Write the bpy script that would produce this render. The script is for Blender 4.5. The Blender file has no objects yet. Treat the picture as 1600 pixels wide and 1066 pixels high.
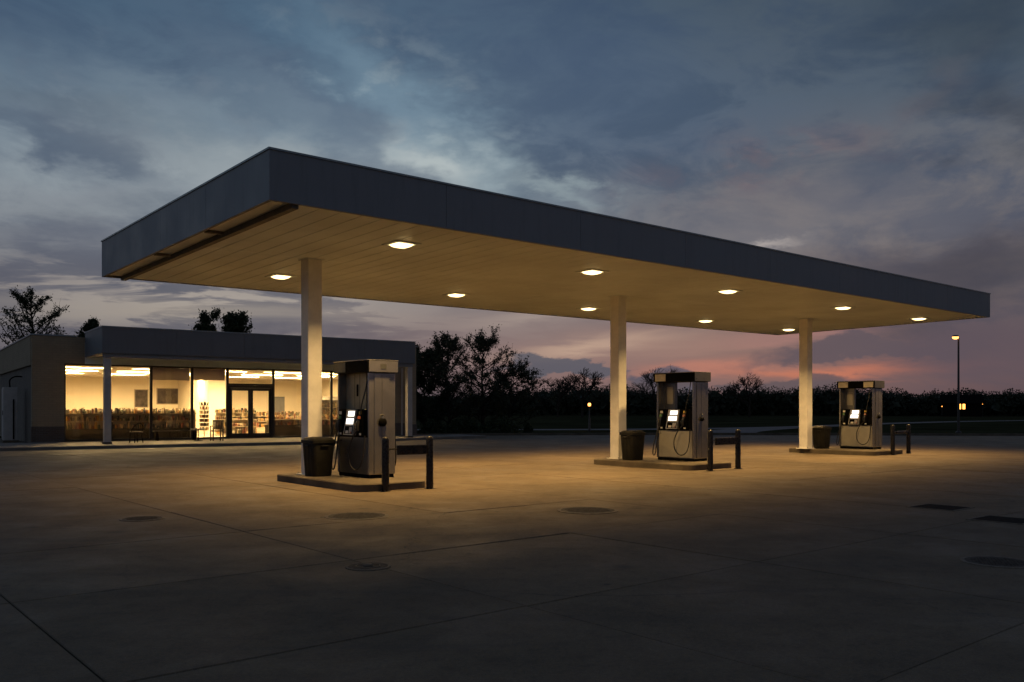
import bpy, math, random
import numpy as np
from mathutils import Vector, Matrix

scene = bpy.context.scene
R = math.radians
PI = math.pi

# ------------------------------------------------------------------ camera
cam_d = bpy.data.cameras.new('camera')
cam = bpy.data.objects.new('camera', cam_d)
scene.collection.objects.link(cam)
cam.location = (0, 0, 1.5)
cam.rotation_euler = (R(90), 0, 0)
cam_d.sensor_width = 36.0
cam_d.lens = 1367 / 1600 * 36
cam_d.shift_y = 107 / 1600
cam_d.clip_end = 3000
scene.camera = cam

# ------------------------------------------------------------------ exposure
scene.view_settings.view_transform = 'Standard'
scene.view_settings.look = 'None'
scene.view_settings.exposure = 0.0
scene.view_settings.gamma = 1.0
scene.cycles.use_denoising = True
scene.cycles.max_bounces = 8
scene.cycles.diffuse_bounces = 4
scene.cycles.transparent_max_bounces = 12
scene.cycles.sample_clamp_indirect = 4.0
scene.cycles.caustics_reflective = False
scene.cycles.caustics_refractive = False


def lin(r, g, b):
    def f(c):
        c = c / 255
        return c / 12.92 if c <= 0.04045 else ((c + 0.055) / 1.055) ** 2.4
    return (f(r), f(g), f(b), 1.0)


# ------------------------------------------------------------------ node maths
class NT:
    """small expression helper for shader node trees"""
    def __init__(self, tree):
        self.t = tree

    def n(self, kind, **kw):
        nd = self.t.nodes.new(kind)
        for k, v in kw.items():
            setattr(nd, k, v)
        return nd

    def link(self, a, b):
        self.t.links.new(a, b)

    def put(self, sock, v):
        if isinstance(v, bpy.types.NodeSocket):
            self.t.links.new(v, sock)
        else:
            sock.default_value = v

    def m(self, op, a, b=None, c=None, clamp=False):
        nd = self.n('ShaderNodeMath', operation=op, use_clamp=clamp)
        self.put(nd.inputs[0], a)
        if b is not None:
            self.put(nd.inputs[1], b)
        if c is not None:
            self.put(nd.inputs[2], c)
        return nd.outputs[0]

    def ss(self, x, lo, hi, a=0.0, b=1.0):
        nd = self.n('ShaderNodeMapRange', interpolation_type='SMOOTHSTEP')
        self.put(nd.inputs['Value'], x)
        self.put(nd.inputs['From Min'], lo)
        self.put(nd.inputs['From Max'], hi)
        self.put(nd.inputs['To Min'], a)
        self.put(nd.inputs['To Max'], b)
        return nd.outputs['Result']

    def mix(self, f, a, b, kind='MIX'):
        nd = self.n('ShaderNodeMix', data_type='RGBA', blend_type=kind)
        self.put(nd.inputs['Factor'], f)
        self.put(nd.inputs[6], a)
        self.put(nd.inputs[7], b)
        return nd.outputs[2]

    def noise(self, vec, scale, detail=4, rough=0.55, dist=0.0):
        nd = self.n('ShaderNodeTexNoise')
        if vec is not None:
            self.link(vec, nd.inputs['Vector'])
        nd.inputs['Scale'].default_value = scale
        nd.inputs['Detail'].default_value = detail
        nd.inputs['Roughness'].default_value = rough
        nd.inputs['Distortion'].default_value = dist
        return nd.outputs['Fac']

    def ramp(self, f, stops):
        nd = self.n('ShaderNodeValToRGB')
        e = nd.color_ramp.elements
        while len(e) < len(stops):
            e.new(0.5)
        for k, (p, c) in zip(e, stops):
            k.position = p
            k.color = c
        self.link(f, nd.inputs[0])
        return nd.outputs[0]

    def xyz(self, x, y, z):
        nd = self.n('ShaderNodeCombineXYZ')
        for i, v in enumerate((x, y, z)):
            self.put(nd.inputs[i], v)
        return nd.outputs[0]


# ------------------------------------------------------------------ dusk sky
SUN_AZ, SUN_EL = 19.0, 0.5
world = bpy.data.worlds.new('World')
scene.world = world
world.cycles.sampling_method = 'MANUAL'
world.cycles.sample_map_resolution = 256
world.use_nodes = True
wt = world.node_tree
wt.nodes.clear()
w = NT(wt)
tc = w.n('ShaderNodeTexCoord')
sep = w.n('ShaderNodeSeparateXYZ')
w.link(tc.outputs['Generated'], sep.inputs[0])
X, Y, Z = sep.outputs
az = w.m('MULTIPLY', w.m('ARCTAN2', X, Y), 180 / PI)
el = w.m('MULTIPLY', w.m('ARCSINE', Z), 180 / PI)
# cloud-deck coordinates: the view ray meets a flat layer overhead, so cloud bands flatten towards the horizon
inv = w.m('DIVIDE', 1.0, w.m('ADD', w.m('MAXIMUM', Z, 0.0), 0.16))
deck = w.xyz(w.m('MULTIPLY', X, inv), w.m('MULTIPLY', Y, inv), 0.0)
dirv = w.xyz(X, Y, w.m('MULTIPLY', Z, 2.4))
n_big = w.noise(deck, 1.3, 5, 0.55, 0.6)
n_mid = w.noise(deck, 3.4, 6, 0.6, 0.9)
n_dir = w.noise(dirv, 7.0, 7, 0.62, 0.5)
n_w1 = w.noise(dirv, 4.0, 5, 0.6)
n_w2 = w.noise(w.xyz(w.m('ADD', X, 7.3), Y, w.m('MULTIPLY', Z, 2.6)), 5.0, 6, 0.62)
n_str = w.noise(w.xyz(X, Y, w.m('MULTIPLY', Z, 7.0)), 6.0, 6, 0.6, 0.4)
n_fin = w.noise(w.xyz(X, w.m('ADD', Y, 3.1), w.m('MULTIPLY', Z, 1.8)), 17.0, 5, 0.56, 0.25)
azw = w.m('MULTIPLY_ADD', w.m('SUBTRACT', n_w1, 0.5), 13.0, az)
azw = w.m('MULTIPLY_ADD', w.m('SUBTRACT', n_fin, 0.5), 5.0, azw)
elw = w.m('MULTIPLY_ADD', w.m('SUBTRACT', n_w2, 0.5), 7.0, el)
elw = w.m('MULTIPLY_ADD', w.m('SUBTRACT', n_fin, 0.5), 2.6, elw)
els = w.m('MULTIPLY_ADD', w.m('SUBTRACT', n_str, 0.5), 2.4, el)


def blob(a0, e0, ra, re, rot=0.0, A=None, E_=None, p=1.0):
    """soft cloud patch at azimuth a0, elevation e0 (degrees)"""
    da = w.m('SUBTRACT', azw if A is None else A, a0)
    de = w.m('SUBTRACT', elw if E_ is None else E_, e0)
    c, s = math.cos(R(rot)), math.sin(R(rot))
    u = w.m('MULTIPLY', w.m('ADD', w.m('MULTIPLY', da, c), w.m('MULTIPLY', de, s)), 1 / ra)
    v = w.m('MULTIPLY', w.m('SUBTRACT', w.m('MULTIPLY', de, c), w.m('MULTIPLY', da, s)), 1 / re)
    r2 = w.m('ADD', w.m('MULTIPLY', u, u), w.m('MULTIPLY', v, v))
    return w.m('EXPONENT', w.m('MULTIPLY', r2, -p))


e01 = w.m('DIVIDE', w.m('MAXIMUM', el, 0.0), 40.0, clamp=True)
left = w.ramp(e01, [(0.0, lin(96, 91, 99)), (0.10, lin(102, 98, 106)), (0.19, lin(116, 115, 122)),
                    (0.29, lin(144, 152, 158)), (0.42, lin(118, 137, 152)), (0.57, lin(78, 102, 124)),
                    (0.80, lin(74, 90, 112)), (1.0, lin(72, 84, 107))])
right = w.ramp(e01, [(0.0, lin(88, 76, 83)), (0.06, lin(98, 84, 90)), (0.14, lin(100, 92, 99)),
                     (0.24, lin(124, 118, 119)), (0.34, lin(110, 110, 115)), (0.47, lin(86, 100, 115)),
                     (0.62, lin(72, 87, 102)), (1.0, lin(72, 82, 101))])
sinaz = w.m('SINE', w.m('MULTIPLY', az, PI / 180))
col = w.mix(w.ss(sinaz, -0.20, 0.30), left, right)
# the clear twilight behind the cloud: a faint share of the physical sky
sky = w.n('ShaderNodeTexSky', sky_type='NISHITA', sun_disc=False)
sky.sun_elevation = R(SUN_EL)
sky.sun_rotation = R(SUN_AZ)
sky.dust_density = 2.0
sk = w.n('ShaderNodeVectorMath', operation='SCALE')
w.link(sky.outputs[0], sk.inputs[0])
sk.inputs['Scale'].default_value = 0.05
col = w.mix(0.06, col, sk.outputs[0])
# darker deck of cloud
dark = w.mix(w.ss(el, 1.0, 14.0), lin(82, 76, 86), lin(56, 74, 100))
cov = w.ss(w.m('ADD', w.m('MULTIPLY', n_big, 0.35), w.m('MULTIPLY', n_dir, 0.65)), 0.44, 0.60)
col = w.mix(w.m('MULTIPLY', cov, 0.56), col, dark)
cov2 = w.ss(w.m('ADD', w.m('MULTIPLY', n_mid, 0.45), w.m('MULTIPLY', n_fin, 0.55)), 0.49, 0.62)
col = w.mix(w.m('MULTIPLY', cov2, 0.34), col, dark)
# thin bright wisps where the veil is torn
wis = w.ss(w.m('ADD', w.m('MULTIPLY', n_fin, 0.6), w.m('MULTIPLY', n_w2, 0.4)), 0.52, 0.66)


def lay(mask, colour, amount):
    global col
    col = w.mix(w.m('MULTIPLY', mask, amount, clamp=True), col, colour)


# big dark bank, upper middle to right
lay(blob(4.0, 19.5, 13.0, 5.5, -22), lin(76, 94, 118), 0.62)
lay(blob(-10.5, 18.0, 11.0, 1.7, -24), lin(80, 95, 117), 0.75)
lay(blob(-20.0, 19.5, 9.0, 1.6, -8), lin(84, 101, 122), 0.3)
lay(blob(-31.0, 21.0, 12.0, 3.0, -10), lin(66, 86, 110), 0.6)
lay(blob(-28.0, 17.5, 9.0, 1.0, 8), lin(70, 86, 104), 0.5)
# lighter veils
lay(blob(-13.0, 22.8, 7.0, 2.2, -28), lin(90, 118, 140), 0.45)
lay(blob(-7.0, 19.0, 6.5, 2.0, -38), lin(122, 147, 164), 0.6)
lay(blob(-2.0, 15.0, 4.0, 1.9, -28), lin(150, 168, 176), 0.65)
lay(blob(-9.0, 12.2, 8.0, 1.5, -20), lin(138, 150, 156), 0.5)
lay(blob(-16.5, 14.0, 11.0, 2.6, -6), lin(154, 163, 168), 0.75)
lay(blob(-22.0, 17.2, 6.0, 1.2, -18), lin(118, 134, 146), 0.55)
lay(blob(3.2, 14.2, 2.6, 0.8, -16), lin(158, 172, 176), 0.7)
lay(blob(-27.0, 12.3, 8.0, 1.0, 4), lin(132, 138, 146), 0.55)
lay(w.m('MULTIPLY', wis, blob(-4.0, 16.5, 10.0, 4.0, -30, az, el)), lin(172, 188, 192), 0.50)
lay(w.m('MULTIPLY', wis, blob(-20.0, 14.5, 12.0, 5.0, 0, az, el)), lin(158, 167, 172), 0.35)
# slate patches, left
lay(w.ss(blob(-25.0, 15.2, 4.8, 1.3, -14), 0.0, 0.95), lin(76, 90, 110), 0.85)
lay(w.ss(blob(-30.0, 15.8, 4.0, 0.9, -10), 0.15, 0.8), lin(86, 101, 119), 0.6)
lay(blob(-28.5, 9.8, 7.0, 1.3, 0), lin(94, 100, 114), 0.7)
lay(blob(-16.0, 11.6, 8.0, 0.7, -4), lin(96, 106, 118), 0.5)
# stripes low on the left
lay(w.m('MULTIPLY', w.ss(n_str, 0.45, 0.54), blob(-18.0, 6.6, 15.0, 2.0, 0, az, el)), lin(172, 162, 152), 0.85)
lay(w.m('MULTIPLY', w.ss(n_str, 0.53, 0.44), blob(-22.0, 7.0, 15.0, 2.5, 0, az, el)), lin(96, 97, 106), 0.7)
# rose tints on the right
lay(w.m('MULTIPLY', w.ss(n_fin, 0.40, 0.60), blob(15.5, 15.0, 6.5, 1.5, 8)), lin(128, 106, 107), 0.5)
lay(w.m('MULTIPLY', w.ss(n_dir, 0.46, 0.60), blob(17.0, 17.5, 14.0, 4.5, 10)), lin(66, 81, 98), 0.45)
lay(blob(24.5, 18.0, 4.0, 0.8, 30), lin(104, 95, 101), 0.3)
lay(blob(15.0, 11.2, 8.0, 1.6, 6), lin(126, 122, 125), 0.55)
lay(blob(15.6, 10.5, 1.8, 0.35, 6), lin(186, 176, 170), 0.75)
lay(blob(28.5, 16.3, 3.2, 1.3, -20), lin(56, 63, 76), 0.6)
lay(blob(26.0, 8.6, 9.0, 1.3, 8), lin(88, 83, 92), 0.55)
lay(blob(14.0, 8.2, 7.0, 0.7, 4), lin(104, 100, 106), 0.4)
lay(blob(29.0, 21.5, 8.0, 4.0, 0), lin(50, 61, 72), 0.65)
lay(blob(28.0, 8.0, 7.0, 2.6, 4), lin(68, 66, 74), 0.72)
lay(blob(-4.8, 15.4, 3.2, 1.3, -25), lin(182, 191, 191), 0.85)
lay(blob(-19.0, 6.0, 12.0, 0.55, 0, az, els), lin(160, 150, 139), 0.65)
lay(blob(-21.0, 18.6, 4.5, 1.2, -12), lin(126, 143, 156), 0.5)
lay(blob(18.5, 13.0, 6.0, 1.8, 5), lin(122, 117, 119), 0.5)
lay(blob(-18.0, 15.2, 7.0, 1.6, -8, az, elw), lin(156, 165, 169), 0.5)
lay(blob(-14.0, 18.8, 5.0, 1.2, -20), lin(120, 138, 152), 0.45)
lay(blob(9.5, 4.1, 6.5, 1.3, 0, az, els), lin(176, 142, 122), 0.6)
# after-glow along the horizon
lay(blob(15.0, 2.2, 11.0, 2.0, 0, az, el), lin(168, 124, 110), 0.42)
lay(blob(2.0, 3.2, 11.0, 2.8, 0, az, el), lin(150, 120, 114), 0.6)
lay(blob(-1.0, 5.6, 9.0, 1.3, 0, az, els), lin(150, 134, 128), 0.5)
lay(blob(4.6, 4.0, 5.0, 0.45, 6, az, els), lin(206, 174, 150), 0.6)
lay(blob(1.8, 6.2, 4.0, 0.35, 6, az, els), lin(178, 160, 148), 0.45)
lay(blob(19.5, 2.3, 5.8, 0.36, 1, az, els), lin(212, 126, 94), 0.70)
lay(blob(12.5, 2.5, 4.5, 0.4, 2, az, els), lin(206, 132, 108), 0.5)
lay(blob(18.5, 4.7, 5.0, 0.5, 6, az, els), lin(186, 134, 122), 0.5)
# dark cloud bars in the after-glow
lay(w.ss(blob(23.0, 4.0, 8.0, 0.75, 3), 0.25, 0.62), lin(98, 86, 92), 0.9)
lay(w.ss(blob(28.0, 3.2, 5.5, 1.9, 0, az, el), 0.2, 0.85), lin(94, 82, 90), 0.75)
lay(w.ss(blob(3.4, 2.5, 4.4, 0.75, -4), 0.35, 0.60), lin(90, 90, 100), 0.9)
lay(w.ss(blob(9.6, 1.9, 2.6, 0.9, 5), 0.35, 0.60), lin(90, 87, 99), 0.9)
lay(w.ss(blob(15.0, 1.4, 9.0, 0.8, 0), 0.25, 0.65), lin(98, 86, 90), 0.88)
# below the horizon
col = w.mix(w.ss(el, -0.2, -2.0), col, lin(30, 28, 28))
bg = w.n('ShaderNodeBackground')
w.link(col, bg.inputs['Color'])
bg.inputs['Strength'].default_value = 1.0
wo = w.n('ShaderNodeOutputWorld')
w.link(bg.outputs[0], wo.inputs['Surface'])

# the sun is at the horizon behind cloud: hardly anything left of it
sun_d = bpy.data.lights.new('sun', 'SUN')
sun_d.energy = 0.015
sun_d.angle = R(12)
sun_d.color = (1.0, 0.55, 0.38)
sun = bpy.data.objects.new('sun', sun_d)
scene.collection.objects.link(sun)
sd = Vector((math.sin(R(SUN_AZ)) * math.cos(R(4)), math.cos(R(SUN_AZ)) * math.cos(R(4)), math.sin(R(4))))
sun.rotation_euler = sd.to_track_quat('Z', 'Y').to_euler()
sun.location = (20, 60, 30)
#SKYEND

# ------------------------------------------------------------------ materials
def mat(name, base, rough=0.6, metal=0.0, spec=0.4, var=0.0, vscale=3.0, bump=0.0, bscale=40.0, detail=5,
        emit=None, estr=0.0, coat=0.0):
    m = bpy.data.materials.new(name)
    m.use_nodes = True
    nt = m.node_tree
    q = NT(nt)
    b = nt.nodes['Principled BSDF']
    b.inputs['Base Color'].default_value = (*base, 1)
    b.inputs['Roughness'].default_value = rough
    b.inputs['Metallic'].default_value = metal
    b.inputs['Specular IOR Level'].default_value = spec
    b.inputs['Coat Weight'].default_value = coat
    tco = q.n('ShaderNodeTexCoord').outputs['Object']
    if var > 0:
        f = q.noise(tco, vscale, detail, 0.6)
        f = q.ss(f, 0.3, 0.7)
        c = q.mix(f, (*[x * (1 - var) for x in base], 1), (*[min(1, x * (1 + var)) for x in base], 1))
        q.link(c, b.inputs['Base Color'])
        f2 = q.noise(tco, vscale * 2.7, 4, 0.6)
        q.put(b.inputs['Roughness'], q.ss(f2, 0.2, 0.8, max(0.03, rough - 0.12), min(1, rough + 0.12)))
    if bump > 0:
        bn = q.n('ShaderNodeBump')
        bn.inputs['Strength'].default_value = bump
        bn.inputs['Distance'].default_value = 0.01
        q.link(q.noise(tco, bscale, 6, 0.6), bn.inputs['Height'])
        q.link(bn.outputs[0], b.inputs['Normal'])
    if emit:
        b.inputs['Emission Color'].default_value = (*emit, 1)
        b.inputs['Emission Strength'].default_value = estr
    return m


def concrete_mat():
    m = bpy.data.materials.new('concrete_paving')
    m.use_nodes = True
    nt = m.node_tree
    q = NT(nt)
    b = nt.nodes['Principled BSDF']
    geo = q.n('ShaderNodeNewGeometry').outputs['Position']
    oi = q.n('ShaderNodeObjectInfo').outputs['Random']
    big = q.noise(geo, 0.16, 5, 0.6, 0.4)
    mid = q.noise(geo, 0.9, 6, 0.65, 0.3)
    fine = q.noise(geo, 34, 5, 0.7)
    speck = q.noise(geo, 130, 3, 0.6)
    c = q.mix(q.ss(big, 0.32, 0.68), (0.134, 0.096, 0.055, 1), (0.186, 0.134, 0.076, 1))
    c = q.mix(q.m('MULTIPLY', q.ss(mid, 0.48, 0.72), 0.30), c, (0.075, 0.064, 0.050, 1))
    c = q.mix(q.m('MULTIPLY', q.ss(mid, 0.50, 0.28), 0.2), c, (0.215, 0.186, 0.146, 1))
    c = q.mix(q.m('MULTIPLY', q.ss(fine, 0.35, 0.7), 0.6), c, (0.07, 0.06, 0.048, 1))
    c = q.mix(q.m('MULTIPLY', q.ss(speck, 0.55, 0.70), 0.6), c, (0.26, 0.23, 0.19, 1))
    pat = q.noise(geo, 6.0, 6, 0.7, 0.2)
    c = q.mix(q.m('MULTIPLY', q.ss(pat, 0.46, 0.70), 0.45), c, (0.066, 0.052, 0.036, 1))
    # old oil spots with a shape of their own
    vor = q.n('ShaderNodeTexVoronoi')
    q.link(geo, vor.inputs['Vector'])
    vor.inputs['Scale'].default_value = 0.7
    vor.inputs['Randomness'].default_value = 1.0
    spot = q.ss(q.m('ADD', vor.outputs['Distance'], q.m('MULTIPLY', mid, 0.25)), 0.24, 0.14)
    c = q.mix(q.m('MULTIPLY', spot, 0.55), c, (0.045, 0.039, 0.032, 1))
    # wheel-track streaks along the drive lanes
    mp = q.n('ShaderNodeMapping')
    mp.inputs['Rotation'].default_value = (0, 0, R(-130))
    mp.inputs['Scale'].default_value = (0.22, 2.4, 1)
    q.link(geo, mp.inputs['Vector'])
    st = q.noise(mp.outputs[0], 1.0, 5, 0.62, 0.3)
    c = q.mix(q.m('MULTIPLY', q.ss(st, 0.52, 0.68), 0.35), c, (0.07, 0.06, 0.048, 1))
    # drips and hairline cracks
    v2 = q.n('ShaderNodeTexVoronoi')
    q.link(geo, v2.inputs['Vector'])
    v2.inputs['Scale'].default_value = 2.6
    drip = q.ss(q.m('ADD', v2.outputs['Distance'], q.m('MULTIPLY', fine, 0.10)), 0.17, 0.11)
    c = q.mix(q.m('MULTIPLY', q.m('MULTIPLY', drip, q.ss(big, 0.45, 0.6)), 0.6), c, (0.035, 0.030, 0.025, 1))
    wv = q.n('ShaderNodeVectorMath', operation='ADD')
    q.link(geo, wv.inputs[0])
    q.link(q.xyz(q.m('MULTIPLY', mid, 1.6), q.m('MULTIPLY', big, 2.0), 0.0), wv.inputs[1])
    v3 = q.n('ShaderNodeTexVoronoi', feature='DISTANCE_TO_EDGE')
    q.link(wv.outputs[0], v3.inputs['Vector'])
    v3.inputs['Scale'].default_value = 0.21
    crack = q.m('MULTIPLY', q.ss(v3.outputs['Distance'], 0.0035, 0.0008), q.ss(big, 0.44, 0.56))
    c = q.mix(q.m('MULTIPLY', crack, 0.7), c, (0.04, 0.034, 0.028, 1))
    hv = q.n('ShaderNodeHueSaturation')
    q.link(c, hv.inputs['Color'])
    q.put(hv.inputs['Value'], q.ss(oi, 0, 1, 0.94, 1.06))
    q.link(hv.outputs[0], b.inputs['Base Color'])
    q.put(b.inputs['Roughness'], q.ss(mid, 0.3, 0.7, 0.62, 0.88))
    b.inputs['Specular IOR Level'].default_value = 0.32
    bn = q.n('ShaderNodeBump')
    bn.inputs['Strength'].default_value = 0.55
    bn.inputs['Distance'].default_value = 0.006
    q.link(q.m('ADD', fine, q.m('MULTIPLY', speck, 0.6)), bn.inputs['Height'])
    q.link(bn.outputs[0], b.inputs['Normal'])
    return m


def brick_mat(name, c1, c2, mortar, bw, bh, axis_rot):
    m = bpy.data.materials.new(name)
    m.use_nodes = True
    nt = m.node_tree
    q = NT(nt)
    b = nt.nodes['Principled BSDF']
    tco = q.n('ShaderNodeTexCoord').outputs['Object']
    s = q.n('ShaderNodeSeparateXYZ')
    q.link(tco, s.inputs[0])
    vec = q.xyz(q.m('ADD', s.outputs[0], s.outputs[1]), s.outputs[2], 0.0)
    br = q.n('ShaderNodeTexBrick')
    q.link(vec, br.inputs['Vector'])
    br.inputs['Color1'].default_value = (*c1, 1)
    br.inputs['Color2'].default_value = (*c2, 1)
    br.inputs['Mortar'].default_value = (*mortar, 1)
    br.inputs['Scale'].default_value = 1.0
    br.inputs['Brick Width'].default_value = bw
    br.inputs['Row Height'].default_value = bh
    br.inputs['Mortar Size'].default_value = 0.008
    br.inputs['Mortar Smooth'].default_value = 0.2
    n1 = q.noise(tco, 1.3, 5, 0.65)
    c = q.mix(q.m('MULTIPLY', q.ss(n1, 0.4, 0.75), 0.35), br.outputs['Color'], (*[x * 0.5 for x in c1], 1))
    q.link(c, b.inputs['Base Color'])
    b.inputs['Roughness'].default_value = 0.85
    bn = q.n('ShaderNodeBump')
    bn.inputs['Strength'].default_value = 0.6
    bn.inputs['Distance'].default_value = 0.01
    bn.invert = True
    q.link(br.outputs['Fac'], bn.inputs['Height'])
    q.link(bn.outputs[0], b.inputs['Normal'])
    return m


def leaf_mat(name, c1, c2):
    m = bpy.data.materials.new(name)
    m.use_nodes = True
    nt = m.node_tree
    q = NT(nt)
    b = nt.nodes['Principled BSDF']
    geo = q.n('ShaderNodeNewGeometry')
    c = q.mix(geo.outputs['Random Per Island'], (*c1, 1), (*c2, 1))
    q.link(c, b.inputs['Base Color'])
    b.inputs['Roughness'].default_value = 0.65
    b.inputs['Specular IOR Level'].default_value = 0.2
    return m


def glass_mat(name, tint=(1, 1, 1), gloss=1.0):
    m = bpy.data.materials.new(name)
    m.use_nodes = True
    nt = m.node_tree
    q = NT(nt)
    nt.nodes.remove(nt.nodes['Principled BSDF'])
    tr = q.n('ShaderNodeBsdfTransparent')
    tr.inputs[0].default_value = (*tint, 1)
    gl = q.n('ShaderNodeBsdfGlossy')
    gl.inputs['Roughness'].default_value = 0.02
    fr = q.n('ShaderNodeFresnel')
    fr.inputs['IOR'].default_value = 1.45
    mx = q.n('ShaderNodeMixShader')
    q.put(mx.inputs[0], q.m('MULTIPLY', fr.outputs[0], gloss, clamp=True))
    q.link(tr.outputs[0], mx.inputs[1])
    q.link(gl.outputs[0], mx.inputs[2])
    q.link(mx.outputs[0], nt.nodes['Material Output'].inputs['Surface'])
    return m


def brushed_mat(name, base, rough):
    """brushed stainless sheet, grain running upright, with finger smears"""
    m = bpy.data.materials.new(name)
    m.use_nodes = True
    nt = m.node_tree
    q = NT(nt)
    b = nt.nodes['Principled BSDF']
    tco = q.n('ShaderNodeTexCoord').outputs['Object']
    mp = q.n('ShaderNodeMapping')
    mp.inputs['Scale'].default_value = (14, 14, 0.5)
    q.link(tco, mp.inputs['Vector'])
    g = q.noise(mp.outputs[0], 3.0, 4, 0.6)
    s = q.noise(tco, 2.2, 5, 0.65, 0.4)
    c = q.mix(q.ss(s, 0.35, 0.75), (*base, 1), (*[x * 0.68 for x in base], 1))
    q.link(c, b.inputs['Base Color'])
    b.inputs['Metallic'].default_value = 0.8
    q.put(b.inputs['Roughness'], q.m('ADD', q.ss(g, 0.3, 0.7, rough, rough + 0.001), q.ss(s, 0.3, 0.8, 0, 0.10)))
    return m


def translucent_mat(name, c):
    m = bpy.data.materials.new(name)
    m.use_nodes = True
    q = NT(m.node_tree)
    m.node_tree.nodes.remove(m.node_tree.nodes['Principled BSDF'])
    d = q.n('ShaderNodeBsdfDiffuse')
    d.inputs[0].default_value = (*c, 1)
    t = q.n('ShaderNodeBsdfTranslucent')
    q.put(t.inputs[0], q.mix(q.noise(q.n('ShaderNodeTexCoord').outputs['Object'], 3.0), (*c, 1), (*[x * .8 for x in c], 1)))
    x = q.n('ShaderNodeMixShader')
    x.inputs[0].default_value = 0.5
    q.link(d.outputs[0], x.inputs[1])
    q.link(t.outputs[0], x.inputs[2])
    q.link(x.outputs[0], m.node_tree.nodes['Material Output'].inputs['Surface'])
    return m


def fascia_mat(name, c):
    """coated sheet with rain streaks and slight oil-canning"""
    m = bpy.data.materials.new(name)
    m.use_nodes = True
    q = NT(m.node_tree)
    b = m.node_tree.nodes['Principled BSDF']
    tco = q.n('ShaderNodeTexCoord').outputs['Object']
    mp = q.n('ShaderNodeMapping')
    mp.inputs['Scale'].default_value = (5.0, 5.0, 0.35)
    q.link(tco, mp.inputs['Vector'])
    st = q.noise(mp.outputs[0], 1.6, 6, 0.65)
    pt = q.noise(tco, 0.8, 5, 0.6)
    k = q.mix(q.m('MULTIPLY', q.ss(st, 0.48, 0.72), 0.3), (*c, 1), (*[x * 0.6 for x in c], 1))
    k = q.mix(q.m('MULTIPLY', q.ss(pt, 0.4, 0.7), 0.3), k, (*[x * 1.3 for x in c], 1))
    q.link(k, b.inputs['Base Color'])
    q.put(b.inputs['Roughness'], q.ss(pt, 0.3, 0.7, 0.42, 0.6))
    b.inputs['Specular IOR Level'].default_value = 0.35
    bn = q.n('ShaderNodeBump')
    bn.inputs['Strength'].default_value = 0.25
    bn.inputs['Distance'].default_value = 0.03
    q.link(q.noise(tco, 0.9, 2, 0.5), bn.inputs['Height'])
    q.link(bn.outputs[0], b.inputs['Normal'])
    return m


M = {}
M['concrete'] = concrete_mat()
M['joint'] = mat('joint_filler', (0.045, 0.038, 0.030), 0.9)
M['kerb'] = mat('kerb_concrete', (0.105, 0.085, 0.060), 0.85, var=0.3, vscale=1.5, bump=0.4, bscale=60)
M['sidewalk'] = mat('sidewalk_concrete', (0.19, 0.165, 0.135), 0.85, var=0.25, vscale=0.8, bump=0.3)
M['grass'] = mat('field_grass', (0.036, 0.035, 0.018), 0.95, spec=0.0, var=0.35, vscale=0.12, bump=0.8, bscale=8)
M['road'] = mat('road_asphalt', (0.13, 0.12, 0.115), 0.9, var=0.2, vscale=0.4)
M['fascia'] = fascia_mat('grey_fascia_metal', (0.205, 0.22, 0.24))
M['fascia_dark'] = fascia_mat('slate_fascia_metal', (0.155, 0.165, 0.18))
M['trim'] = mat('roof_edge_trim', (0.24, 0.28, 0.30), 0.35, metal=0.3, var=0.08)
M['soffit'] = mat('cream_soffit_metal', (0.72, 0.79, 0.80), 0.42, spec=0.4, var=0.10, vscale=0.6)
M['beam'] = mat('dark_beam_paint', (0.16, 0.15, 0.13), 0.6, var=0.15)
M['column'] = mat('cream_column_paint', (0.86, 0.84, 0.78), 0.40, spec=0.4, var=0.10, vscale=2.2, detail=8)
M['steel'] = brushed_mat('brushed_steel', (0.37, 0.36, 0.345), 0.17)
M['steel_dark'] = brushed_mat('smeared_steel', (0.22, 0.215, 0.205), 0.27)
M['panel'] = mat('pump_panel_paint', (0.34, 0.325, 0.285), 0.42, spec=0.5, var=0.12, vscale=2)
M['panel_pale'] = mat('pump_back_panel', (0.30, 0.275, 0.21), 0.45, var=0.15, vscale=3)
M['black'] = mat('black_plastic', (0.005, 0.005, 0.005), 0.5, spec=0.02, var=0.2, vscale=9)
M['black_paint'] = mat('black_gloss_paint', (0.011, 0.010, 0.009), 0.30, spec=0.35, var=0.15, vscale=6)
M['rubber'] = mat('black_rubber', (0.014, 0.013, 0.012), 0.5, spec=0.45)
M['bin'] = mat('dark_bin_plastic', (0.014, 0.0135, 0.011), 0.5, spec=0.22, var=0.25, vscale=4)
M['liner'] = mat('bin_bag_plastic', (0.018, 0.017, 0.016), 0.3)
M['label'] = mat('pale_decal', (0.62, 0.56, 0.42), 0.45, var=0.1, vscale=8)
M['grey_label'] = mat('grey_decal', (0.05, 0.052, 0.055), 0.4, var=0.1, vscale=8)
M['bezel'] = mat('silver_bezel', (0.45, 0.43, 0.39), 0.35, metal=0.4, var=0.1, vscale=8)
M['screen'] = mat('lit_screen', (0.8, 0.8, 0.8), 0.3, emit=(1.0, 0.93, 0.80), estr=2.6)
M['orange'] = mat('orange_sticker', (0.30, 0.08, 0.03), 0.4)
M['green'] = mat('green_nozzle_guard', (0.10, 0.22, 0.08), 0.4)
M['yellow'] = mat('yellow_sticker', (0.60, 0.42, 0.08), 0.4)
M['white'] = mat('white_plastic', (0.68, 0.66, 0.60), 0.4)
M['iron'] = mat('cast_iron', (0.06, 0.05, 0.040), 0.7, spec=0.2, metal=0.0, var=0.4, vscale=14, bump=0.8, bscale=60)
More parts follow.
